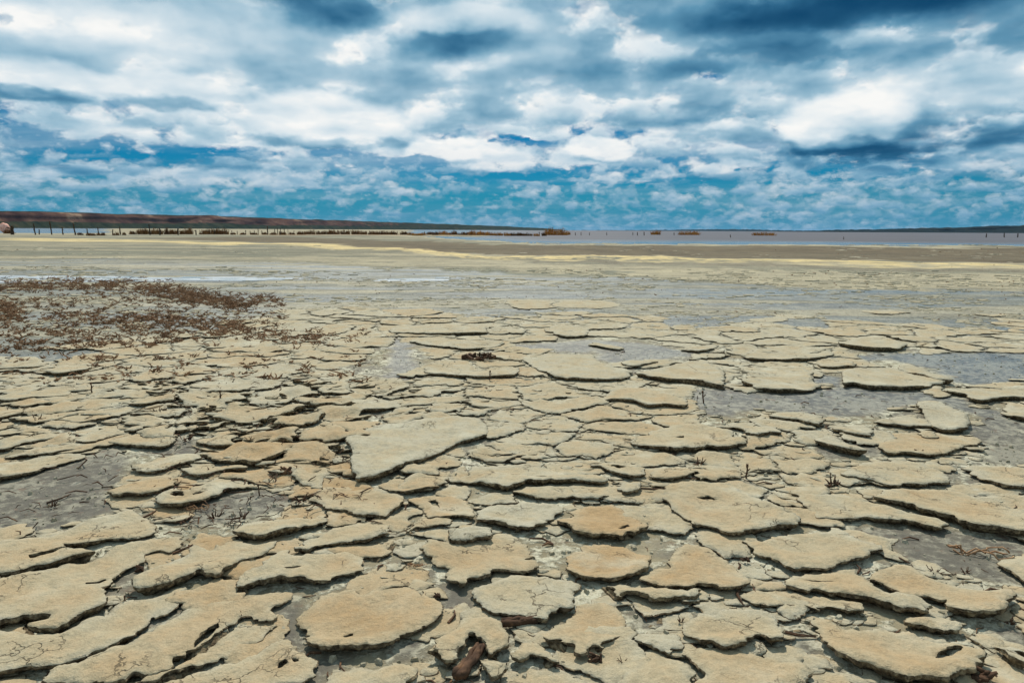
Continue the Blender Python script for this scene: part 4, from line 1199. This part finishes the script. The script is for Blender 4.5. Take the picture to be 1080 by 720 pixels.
for k, (bx, by, tx, ty, wpx) in enumerate(POSTS):
    b = ground_at(bx, by, 0.0); d = math.hypot(b[0], b[1])
    if d > 260: d = 260.0; b = world_of(bx, by, d); b[2] = 0.0
    t = world_of(tx, ty, d); h = max(t[2], 0.5); lean = t[0] - b[0]
    r = np.random.default_rng(700 + k); rad = max(wpx * d / F / 2, 0.05)
    n = 6; pts = []
    for i in range(n):
        s = i / (n - 1)
        pts.append((lean * s + (r.random() - .5) * rad * 0.5 * (0 < i), (r.random() - .5) * rad * 0.6, -0.7 + (h + 0.7) * s))
    bag = Bag(); bag.add(tube(pts, np.linspace(1.15, 0.8, n) * rad, 7, k, 0.2))
    if r.random() < 0.55:                                    # broken stub of a crosspiece
        z0 = h * (0.55 + 0.35 * r.random()); s0 = (z0 + .7) / (h + .7)
        bag.add(tube([(lean * s0, 0, z0), (lean * s0 + (r.random() - .5) * rad * 6, (r.random() - .5) * rad * 5, z0 + rad * (r.random() - .2) * 2)], [rad * .5, rad * .3], 6, k + 1, 0.2))
    o = mesh_obj("wooden_post", bag.V, bag.F, [M["post"]], smooth=False, loc=(b[0], b[1], 0.0))
    if k == 0: lab = "thick stubby post beside the pink boulder at far left"
    elif bx > 760: lab = {770.5: "lone short post standing in the lake right of centre", 890: "tiny lone post in the lake, right part of the picture", 1040.4: "left one of three dark posts in the lake at far right",
                          1059.2: "middle one of three dark posts in the lake at far right", 1073.4: "right one of three dark posts in the lake at far right"}[bx]
    else:
        st = "leaning" if abs(tx - bx) > 2 else ("tall" if by - ty > 8 else "short")
        lab = f"{st} weathered post in the far shore row, {ORDW[k]} from the left"
    tag(o, lab, "post", PG)


def brush(w, h, n, seed, blade):
    """a clump of dry stalks: many thin bent blades from a broad base"""
    r = np.random.default_rng(seed); V = []; Fc = []
    for _ in range(n):
        x = (r.random() - .5) * w; y = (r.random() - .5) * w * 0.6
        hh = h * (0.22 + 0.85 * r.random() ** 1.3) * (0.75 + 0.45 * float(vnoise(x / w * 5 + seed, seed * 1.7, 3))) * (1 - 0.3 * abs(2 * x / w) ** 3)
        dx = (r.random() - .5) * hh * 0.55 + x * 0.15; dy = (r.random() - .5) * hh * 0.5
        a = r.random() * math.pi; ca, sa = math.cos(a) * blade, math.sin(a) * blade; k = len(V)
        V += [(x - ca, y - sa, -0.1), (x + ca, y + sa, -0.1), (x + dx * .45 - ca, y + dy * .45 - sa, hh * .6), (x + dx * .45 + ca, y + dy * .45 + sa, hh * .6), (x + dx, y + dy, hh)]
        Fc += [(k, k + 1, k + 3, k + 2), (k + 2, k + 3, k + 4)]
        for _b in range(2):
            q = 0.4 + 0.5 * r.random(); ex, ey, ez = x + dx * q, y + dy * q, hh * q; k = len(V)
            sx, sy, sz = (r.random() - .5) * hh * .5, (r.random() - .5) * hh * .5, hh * (.08 + .2 * r.random())
            V += [(ex, ey, ez - blade), (ex, ey, ez + blade), (ex + sx, ey + sy, ez + sz)]; Fc += [(k, k + 1, k + 2)]
    return V, Fc


# centre x, width, top row, foot row, rust?
CLUMPS = [(96, 7, 245, 248.2, 0), (107, 7, 244.6, 248, 0), (85, 4, 245.4, 247.6, 0), (122, 5, 245.6, 247.8, 0), (131, 3, 245.2, 247.6, 0), (140, 6, 243.5, 246.4, 0),
          (147.5, 5, 240.6, 245.8, 0), (153, 6, 240.8, 245.6, 0), (162, 8, 240.8, 245.8, 0), (168, 6, 241.2, 246, 0), (177.5, 7, 240.4, 245.6, 0), (184, 7, 241, 245.8, 0), (191.5, 4, 241.6, 245.6, 0),
          (199, 8, 240.6, 245.6, 0), (215, 8, 241, 246, 0), (221, 8, 240.8, 245.8, 0), (228, 8, 240.6, 246, 0), (236, 9, 240.8, 246.2, 0), (318, 8, 243.4, 247, 0), (327, 10, 242.0, 246.8, 0), (337, 6, 243, 246.8, 0), (344, 8, 242.8, 246.8, 0),
          (352, 10, 242, 246.8, 0), (364, 9, 242, 246.8, 0), (376, 9, 241.4, 246.8, 0), (403, 8, 243, 247, 0), (410, 8, 242.8, 247, 0), (416, 5, 243.6, 247, 0), (426, 7, 243, 247, 0), (440, 10, 245.6, 248, 1), (453, 7, 243.6, 247, 0), (468, 11, 243.6, 247.2, 1),
          (478, 8, 243.2, 247.2, 0), (488, 10, 243.6, 247.4, 0), (500, 12, 242.6, 247.6, 1), (509, 10, 242.8, 247.6, 1), (517, 9, 244, 247.8, 1), (547, 8, 245, 248.2, 0), (551, 6, 245.6, 248.2, 0), (587, 24, 239.8, 247.4, 1), (598, 7, 244.4, 247.0, 1),
          (691.5, 9, 242.4, 246.2, 1), (726.5, 19, 243.2, 246.4, 1), (806, 20, 244.4, 246.2, 1)]
CLUMPS += [(246, 5, 244.6, 247, 0), (256, 5, 244.8, 247.2, 0), (268, 6, 244.8, 247.2, 0), (279, 5, 244.6, 247, 0), (288, 6, 244.4, 247.2, 0), (298, 6, 244, 247.2, 0), (308, 5, 244.4, 247, 0), (384, 6, 243.6, 247, 0),
           (392, 6, 243.8, 247, 0), (397, 4, 244, 247, 0), (433, 6, 244.6, 247.4, 1), (446, 5, 244.8, 247.6, 1), (459, 6, 244.2, 247.4, 0), (526, 8, 244.8, 248, 1), (535, 7, 245.2, 248.2, 1), (541, 5, 245, 248.2, 0),
           (558, 7, 245.4, 248.2, 0), (566, 6, 245.6, 248.4, 1), (574, 5, 245.4, 248.2, 0)]
CLUMPS.sort()
CG = "clumps of dry brush along the far shore"
nr_ = 0; nb_ = 0
for k, (cx, wpx, ty, by, ru) in enumerate(CLUMPS):
    b = ground_at(cx, max(by, 246.8) + 0.6, 0.0); d = min(math.hypot(b[0], b[1]), 210.0 if cx < 540 else 250.0)
    b = world_of(cx, by, d); t = world_of(cx, ty, d); w = wpx * d / F
    z0 = min(0.0, b[2]) if b[2] < 0 else b[2]
    h = t[2] - 0.0
    if d > 130 and cx > 640: pass
    V, Fc = brush(w, max(h, 0.6), int(60 + 13 * wpx), 900 + k, 0.035 * d / 130)
    o = mesh_obj("dry_brush", V, Fc, [M["rust" if ru else "brush"]], smooth=False, loc=(b[0], b[1], 0.0))
    if ru: nr_ += 1
    else: nb_ += 1
    lab = f"rust-orange clump of dry brush by the lake, {ORDW[nr_ - 1]} such from the left" if ru else f"dark brown clump of dry brush among the posts, {ORDW[nb_ - 1]} from the left"
    if cx == 587: lab = "large rounded rust-orange mound of brush near the middle of the horizon"
    if cx == 691.5: lab = "small rust-orange clump in the lake right of the large mound"
    if cx == 726.5: lab = "low wide rust-orange clump in the lake right of centre"
    if cx == 806: lab = "faint low orange clump against the dark ridge, rightmost of all"
    tag(o, lab, "brush", CG)

# pink boulder at far left
b = ground_at(5.6, 246.2); d = math.hypot(b[0], b[1]); rr = 4.3 * d / F
th = np.linspace(0, math.pi, 14); V = []; Fc = []
for i, a in enumerate(th):
    for k in range(20):
        p = 2 * math.pi * k / 20; q = rr * (1 + 0.16 * float(fbm(math.cos(p) * 1.4 + i * .2, math.sin(p) * 1.4 + a, 3, 5)))
        V.append((q * math.sin(a) * math.cos(p), q * math.sin(a) * math.sin(p) * .8, q * math.cos(a) * 0.98 + rr * 1.0))
for i in range(13):
    for k in range(20): Fc.append((i * 20 + k, (i + 1) * 20 + k, (i + 1) * 20 + (k + 1) % 20, i * 20 + (k + 1) % 20))
o = mesh_obj("boulder", V, Fc, [M["pink"]], loc=(b[0], b[1], 0.0)); tag(o, "rounded pale pink boulder on the far shore at the left edge", "boulder")
bb = ground_at(9.5, 246.6); V, Fc = brush(7 * d / F, 4.5 * d / F, 160, 77, 0.04)
o = mesh_obj("dry_brush", V, Fc, [M["brush"]], smooth=False, loc=(bb[0], bb[1], 0.0)); tag(o, "dark brush at the foot of the pink boulder", "brush", CG)


# ------------------------------------------------------------------ dead weeds on the left flat
def weed_density(px, py):
    a = np.interp(px, [-60, 0, 60, 130, 200, 250, 290, 330], [303, 303, 300, 302, 313, 320, 318, 322])
    ridge = np.exp(-((py - a) / np.interp(px, [0, 120, 200, 300], [5, 6, 8, 5])) ** 2) * np.interp(px, [-60, 0, 40, 120, 230, 285, 300], [.5, .7, 1, 1, 1, .5, 0.0])
    s2 = np.exp(-((py - np.interp(px, [60, 150, 230, 300], [334, 336, 342, 356])) / 7) ** 2) * np.interp(px, [40, 80, 200, 300, 315], [0, .40, .42, .2, 0])
    s3 = np.exp(-((py - 330) / 10) ** 2 - ((px - 8) / 18) ** 2) * 0.8
    s4 = np.exp(-((py - np.interp(px, [100, 250, 330], [365, 352, 358])) / 5) ** 2) * np.interp(px, [180, 230, 350, 380], [0, .3, .25, 0])
    fill = ((py > a) & (py < np.interp(px, [0, 150, 260, 320], [372, 366, 350, 345])) & (px < 300)) * 0.10
    low = ((py > 345) & (px < 385)) * 0.018
    return np.maximum.reduce([ridge, s2, s3, s4, fill, low])


r = np.random.default_rng(77); bag = Bag(); cnt = 0
while cnt < 3100:
    px, py = r.uniform(-60, 385), r.uniform(292, 405)
    if r.random() > float(weed_density(px, py)) * (0.35 + 0.9 * float(vnoise(px / 9, py / 4, 8))): continue
    g = ground_at(px, py); d = math.hypot(g[0], g[1]); cnt += 1
    # a low dead sprig: a few bent stalks with stubby side shoots
    hh = (0.025 + 0.055 * r.random() ** 1.5) * (1.15 if py < 325 else 0.9); z0 = float(relief(g[0], g[1]))
    for s in range(int(r.integers(3, 7))):
        a = r.random() * 2 * math.pi; l = hh * (0.5 + 0.7 * r.random()); k0 = 0.8 + 1.6 * r.random()
        p0 = np.array([g[0] + (r.random() - .5) * .05, g[1] + (r.random() - .5) * .05, z0 - .005])
        p1 = p0 + np.array([math.cos(a) * l * k0 * .5, math.sin(a) * l * k0 * .5, l * .55]); p2 = p1 + np.array([math.cos(a + .7) * l * k0 * .5, math.sin(a + .7) * l * k0 * .5, l * (.3 - .4 * (r.random() < .3))])
        bag.add(tube([p0, p1, p2], [.0065, .0065, .004], 4, cnt, 0.3, False))
        if r.random() < .6: bag.add(tube([p1, p1 + np.array([(r.random() - .5) * l * .6, (r.random() - .5) * l * .6, l * .2])], [.005, .003], 3, cnt, .3, False))
o = mesh_obj("dried_weeds", bag.V, bag.F, [M["weed"]], smooth=False)
tag(o, "low red-brown dead weeds spread over the left of the flat", "dead weeds", kind="stuff")

# dark grit and stems strewn over the far flats
bag = Bag(); cnt = 0
while cnt < 1100:
    px, py = r.uniform(-100, 1180), 262 + 85 * r.random() ** 1.2
    w = float(sstep(-0.1, 0.4, fbm(px / 60, py / 5, 3, 19)))
    if r.random() > w * np.interp(px, [0, 500, 1080], [.5, .8, 1]): continue
    g = ground_at(px, py); d = math.hypot(g[0], g[1]); cnt += 1; z0 = float(relief(g[0], g[1])); s = d / F * (0.25 + 0.55 * r.random() ** 2)
    a = r.random() * 6.28; L = s * (0.8 + 1.6 * r.random())
    bag.add(tube([(g[0] - math.cos(a) * L, g[1] - math.sin(a) * L, z0), (g[0], g[1], z0 + s * .7), (g[0] + math.cos(a + .5) * L, g[1] + math.sin(a + .5) * L, z0)], [s * .35, s * .6, s * .25], 5, cnt, .4))
o = mesh_obj("mud_rubble", bag.V, bag.F, [M["weed"]], smooth=False)
tag(o, "small brown clods and stems strewn over the far grey flat", "mud clods", kind="stuff")


# flat lumps of salt crust on the farther flats
r = np.random.default_rng(55); bag = Bag(); cnt = 0; tn = []
while cnt < 9000:
    px, py = r.uniform(-120, 1200), 258 + 92 * r.random()
    if py > float(crust_limit(px)) + 4: continue
    b0 = np.interp(px, [0, 250, 420, 560, 790, 1080], [268, 268, 268, 277, 284, 290]); b1 = np.interp(px, [0, 250, 420, 560, 790, 1080], [277, 278, 283, 291, 301, 311])
    band = b0 < py < b1
    w = float(fbm(px / 45, py / 3.2, 3, 23))
    if not ((band and w > -0.25) or w > (0.05 if px < 520 else 0.27) or (py > float(crust_limit(px)) - 14 and w > -0.1)): continue
    if py < 262 and w < 0.35: continue
    g = ground_at(px, py); d = math.hypot(g[0], g[1]); cnt += 1; z0 = float(relief(g[0], g[1]))
    s = d / F * (0.8 + 3.2 * r.random() ** 2.2); hgt = min(0.05, s * (.10 + .14 * r.random())); n = 7; a = np.arange(n) / n * 6.28 + r.random(n) * .6; k = len(bag.V)
    q = 0.55 + 0.75 * r.random(n)
    for i in range(n): bag.V.append((g[0] + math.cos(a[i]) * s * q[i] * 1.5, g[1] + math.sin(a[i]) * s * q[i], z0 - .01))
    for i in range(n): bag.V.append((g[0] + math.cos(a[i]) * s * q[i] * 1.35, g[1] + math.sin(a[i]) * s * q[i] * .9, z0 + hgt * (.6 + .6 * r.random())))
    bag.F += [(k + i, k + (i + 1) % n, k + n + (i + 1) % n, k + n + i) for i in range(n)] + [tuple(k + n + i for i in range(n))]
    tn += [0.05 + 0.3 * r.random()] * (2 * n)
o = mesh_obj("crust_lumps", bag.V, bag.F, [M["crust"]], smooth=False, attrs=dict(tone=np.array(tn), rim=np.full(len(tn), 0.3)))
tag(o, "flat pale lumps of salt crust dotting the far bands of the flat", "salt crust", kind="stuff")


# ------------------------------------------------------------------ single dead stalks and roots between the plates
def limb(b, p0, p1, r0, r1, wob, seed, seg=7, sides=7):
    r = np.random.default_rng(seed); p0, p1 = np.array(p0, float), np.array(p1, float); L = np.linalg.norm(p1 - p0); pts = []
    for i in range(seg):
        t = i / (seg - 1); o = (r.random(3) - .5) * L * wob * (0 < i < seg - 1); pts.append(p0 + (p1 - p0) * t + o)
    b.add(tube(pts, np.linspace(r0, r1, seg) * (0.85 + 0.3 * r.random(seg)), sides, seed, 0.18)); return pts


# kind, x, y of the foot, size in pixels, label
STALKS = [
    ("up", 787, 505, 13, "upright dark stalk with a thick head above the large tilted slab"),
    ("tuft", 880, 514, 17, "crouching dark brown clump with a pale orange top above the ribbed wedge"),
    ("tuft", 737, 491, 12, "red-brown clump of dead stems beside the wide double-edged slab"),
    ("up", 742, 425, 11, "thin upright stalk in the wet mud right of the pointed tan slab"),
    ("up", 735, 424, 5, "tiny stub beside the thin stalk in the wet mud"),
    ("up", 516, 401, 9, "short thick stump in front of the oblong pale slab"),
    ("knot", 301, 502, 14, "dark hooded knot of roots in the mud left of centre"),
    ("up", 274, 523, 10, "short stick standing upright in the mud left of centre"),
    ("root", 206, 541, 24, "curved pale orange root on the grey mud at left"),
    ("tuft", 228, 548, 12, "dark tangle of roots right of the pale orange root"),
    ("tuft", 256, 548, 13, "dark pointed tangle above the slim slab"),
    ("tuft", 318, 530, 15, "forked dark roots at the left of the plate below the largest slab"),
    ("up", 133, 640, 8, "small brown stub stuck upright on the stepped narrow slab"),
    ("tuft", 259, 651, 10, "small orange-brown sprig on the orange slab"),
    ("log", 492, 722, 42, "thick split brown root in the notch of the boot-shaped plate"),
    ("logh", 548, 660, 34, "thick brown root lying under the pale flaking plate"),
    ("knot", 627, 700, 13, "crumbling red-brown root below the scalloped tan plate"),
    ("tuft", 657, 702, 9, "small dark tuft right of the crumbling red-brown root"),
    ("tuft", 718, 658, 9, "dark tuft at the left end of the arched-front plate"),
    ("tuft", 985, 607, 10, "dark tuft on the grey mud at right, left one of two"),
    ("tuft", 1018, 606, 8, "dark tuft on the grey mud at right, right one of two"),
    ("knot", 786, 594, 9, "dark clod of roots right of the broad white-flecked plate"),
    ("knot", 1040, 722, 22, "dark brown root mass at the bottom right corner"),
    ("knot", 969, 481, 8, "red-brown clump lying on the pinkish tan slab"),
    ("tuft", 55, 536, 9, "brown clump lying on the bare grey mud at far left"),
    ("knot", 461, 632, 8, "small dark root at the right tip of the big round scarred plate"),
    ("up", 233, 424, 10, "leaning dark twig behind the dark broken crust at left"),
    ("up", 97, 415, 9, "short dark stub standing on the crust at far left"),
    ("tuft", 40, 444, 9, "reddish tuft among the narrow strips at far left"),
    ("tuft", 167, 436, 11, "reddish brown tuft behind the lens-shaped slab"),
    ("tuft", 197, 466, 11, "dark curled stems left of the knuckle-shaped slab"),
    ("tuft", 262, 466, 9, "dark stems sprouting right of the knuckle-shaped slab"),
    ("tuft", 292, 474, 12, "dark curled stems in the broken crust left of the largest slab"),
    ("root", 345, 486, 12, "short reddish root touching the left of the largest slab"),
    ("root", 505, 380, 36, "dark twisted tangle behind the oblong pale slab"),
    ("root", 440, 600, 20, "thin orange stem lying at the left of the two-layered centre plate"),
    ("knot", 148, 604, 8, "small brown crumb of root in the triangular grey hollow"),
    ("tuft", 220, 490, 9, "dark stems behind the thin crust slab at left"),
    ("root", 1032, 586, 40, "pale orange stem lying across the grey mud at right"),
    ("tuft", 1065, 660, 10, "dark stems at the right end of the hooked slab"),
]
for k, (kind, px, py, s, lab) in enumerate(STALKS):
    g = ground_at(px, py); d = float(np.linalg.norm(g - EYE)); u = s * d / F; bag = Bag(); r = np.random.default_rng(1200 + k); mat = M["stalk"]
    z0 = 0.012
    if kind == "up":
        tip = np.array([(r.random() - .5) * u * .35, 0, u])
        limb(bag, (0, 0, -0.01), tip, u * .07, u * .055, .05, k); limb(bag, tip * .82, tip * 1.02, u * .11, u * .09, .05, k + 50, 4)
        limb(bag, tip * .45, tip * .6 + np.array([u * .25, .0, u * .08]), u * .05, u * .03, .1, k + 90, 4, 5)
    elif kind == "tuft":
        for j in range(11):
            a = r.random() * 6.28; q = u * (.25 + .5 * r.random())
            limb(bag, (math.cos(a) * u * .2, math.sin(a) * u * .2, 0), (math.cos(a) * q, math.sin(a) * q, u * (.08 + .55 * r.random() ** 1.8)), u * .06, u * .025, .16, k * 20 + j, 5, 5)
    elif kind == "knot":
        for j in range(9):
            a = r.random() * 6.28; q = u * (.2 + .35 * r.random()); a2 = a + 1.2 + r.random()
            limb(bag, (math.cos(a) * q, math.sin(a) * q * .7, u * .1 * r.random()), (math.cos(a2) * q, math.sin(a2) * q * .7, u * (.15 + .4 * r.random())), u * .12, u * .07, .12, k * 20 + j, 6, 7)
    elif kind == "root":
        mat = M["straw"] if "orange" in lab or "reddish" in lab else M["stalk"]
        n = 3 if mat is M["straw"] else 6
        for j in range(n):
            o1 = (r.random() - .5) * u * .25
            limb(bag, (-u * .5, o1 + u * .15, u * .05), (u * .5, o1 - u * .25 * (px > 900), u * (.06 + .08 * r.random())), u * (.022 if mat is M["straw"] else .045), u * .016, .2, k * 20 + j, 11, 7)
    elif kind in ("log", "logh"):
        ax = (np.array([-.18, .0, 0]), np.array([.28, 1.15, .0])) if kind == "log" else (np.array([-.5, -.12, 0]), np.array([.5, .08, .0]))
        for j in range(6):
            o1 = np.array([(r.random() - .5) * .22, (r.random() - .5) * .1, .07 + .10 * r.random()]) if kind == "log" else np.array([0, (r.random() - .5) * .16, .06 + .1 * r.random()])
            sc = np.array([1, 1.0, 1])
            limb(bag, (ax[0] + o1) * u * sc, (ax[1] + o1) * u * sc, u * .085, u * .06, .045, k * 20 + j, 10, 8)
    o = mesh_obj("dead_root" if kind in ("root", "log", "logh", "knot") else "dead_stalk", bag.V, bag.F, [mat], smooth=True, loc=(g[0], g[1], z0))
    tag(o, lab, "dead root" if kind in ("root", "log", "logh", "knot") else "dead stalk", "dead stalks and roots between the plates")
    pass

# crumbs of broken crust and bits of stem in the gaps
r = np.random.default_rng(99); bag = Bag(); bag2 = Bag(); cnt = 0
C_ = []
for _ in range(9000):
    yy = 1.4 + 6.5 * r.random() ** 1.4; C_.append(((r.random() * 2 - 1) * (yy * .8 + .4), yy))
C_ = np.array(C_); C_ = C_[~covered(C_)]
E_ = []
for _ in range(330):
    g = ground_at(170 + 230 * r.random(), 400 + 160 * r.random() ** 1.1); E_.append((g[0], g[1]))
for _ in range(110):
    g = ground_at(-10 + 280 * r.random(), 395 + 175 * r.random()); E_.append((g[0], g[1]))
for x, y in E_:
    z0 = float(relief(x, y)) + .012; s = 0.004 + 0.006 * r.random() ** 2; a = r.random() * 6.28; L = s * (2 + 6 * r.random())
    bag2.add(tube([(x - math.cos(a) * L, y - math.sin(a) * L, z0), (x, y, z0 + s * (1 + 2 * r.random())), (x + math.cos(a + .9) * L, y + math.sin(a + .9) * L, z0 + s * (.4 + 3 * r.random()))], [s * .3, s * .45, s * .2], 5, int(abs(x) * 999) % 9999 + 1, .3))
bmk = bare_mask(C_[:, 0], C_[:, 1])
for (x, y), bmv in zip(C_, bmk):
    if bmv > .5 and r.random() < .35: continue
    d = math.hypot(x, y); z0 = float(relief(x, y)); s = 0.0035 + 0.011 * r.random() ** 3
    if r.random() < 0.16:
        a = r.random() * 6.28; L = s * (2 + 4 * r.random())
        bag2.add(tube([(x - math.cos(a) * L, y - math.sin(a) * L, z0 + s * .5), (x, y, z0 + s), (x + math.cos(a + .6) * L, y + math.sin(a + .6) * L, z0 + s * .6)], [s * .35, s * .4, s * .2], 5, int(x * 999) % 9999 + 1, .3)); continue
    n = int(r.integers(5, 8)); a = np.sort(r.random(n) * 6.28); hgt = s * (.5 + .8 * r.random()); k = len(bag.V)
    for t in a: bag.V.append((x + math.cos(t) * s * 1.25, y + math.sin(t) * s, z0 - .003))
    for t in a: bag.V.append((x + math.cos(t) * s * .8, y + math.sin(t) * s * .65, z0 + hgt * (.7 + .5 * r.random())))
    bag.F += [(k + i, k + (i + 1) % n, k + n + (i + 1) % n, k + n + i) for i in range(n)] + [tuple(k + n + i for i in range(n))]
o = mesh_obj("mud_crumbs", bag.V, bag.F, [M["crust"]], smooth=False, attrs=dict(tone=np.full(len(bag.V), 0.2), rim=np.full(len(bag.V), 0.5)))
tag(o, "pale crumbs of broken crust scattered in the gaps between plates", "mud crumbs", kind="stuff")
o = mesh_obj("stem_litter", bag2.V, bag2.F, [M["stalk"]], smooth=False)
tag(o, "short dark bits of dead stem scattered between the plates", "stem litter", kind="stuff")


# ------------------------------------------------------------------ the air between here and the far hills
def make_haze():
    m = bpy.data.materials.new("thin_blue_air"); m.use_nodes = True; t = m.node_tree; t.nodes.clear()
    out = t.nodes.new("ShaderNodeOutputMaterial"); v = t.nodes.new("ShaderNodeVolumePrincipled")
    v.inputs["Color"].default_value = (0.40, 0.68, 1.0, 1); v.inputs["Density"].default_value = 2.6e-5; v.inputs["Anisotropy"].default_value = 0.0
    t.links.new(v.outputs[0], out.inputs["Volume"])
    top = max((o.matrix_world @ Vector(c)).z for o in COL.objects if o.type == 'MESH' for c in o.bound_box) + 4.0
    X, Y0, Y1, Z0 = 13000.0, -70.0, 14800.0, -3.0
    V = [(x, y, z) for z in (Z0, top) for y in (Y0, Y1) for x in (-X, X)]
    F6 = [(0, 2, 3, 1), (4, 5, 7, 6), (0, 1, 5, 4), (2, 6, 7, 3), (0, 4, 6, 2), (1, 3, 7, 5)]
    o = mesh_obj("haze", V, F6, [m], smooth=False)
    tag(o, "thin blue haze over the flat and the lake", "haze", kind="stuff")


make_haze()
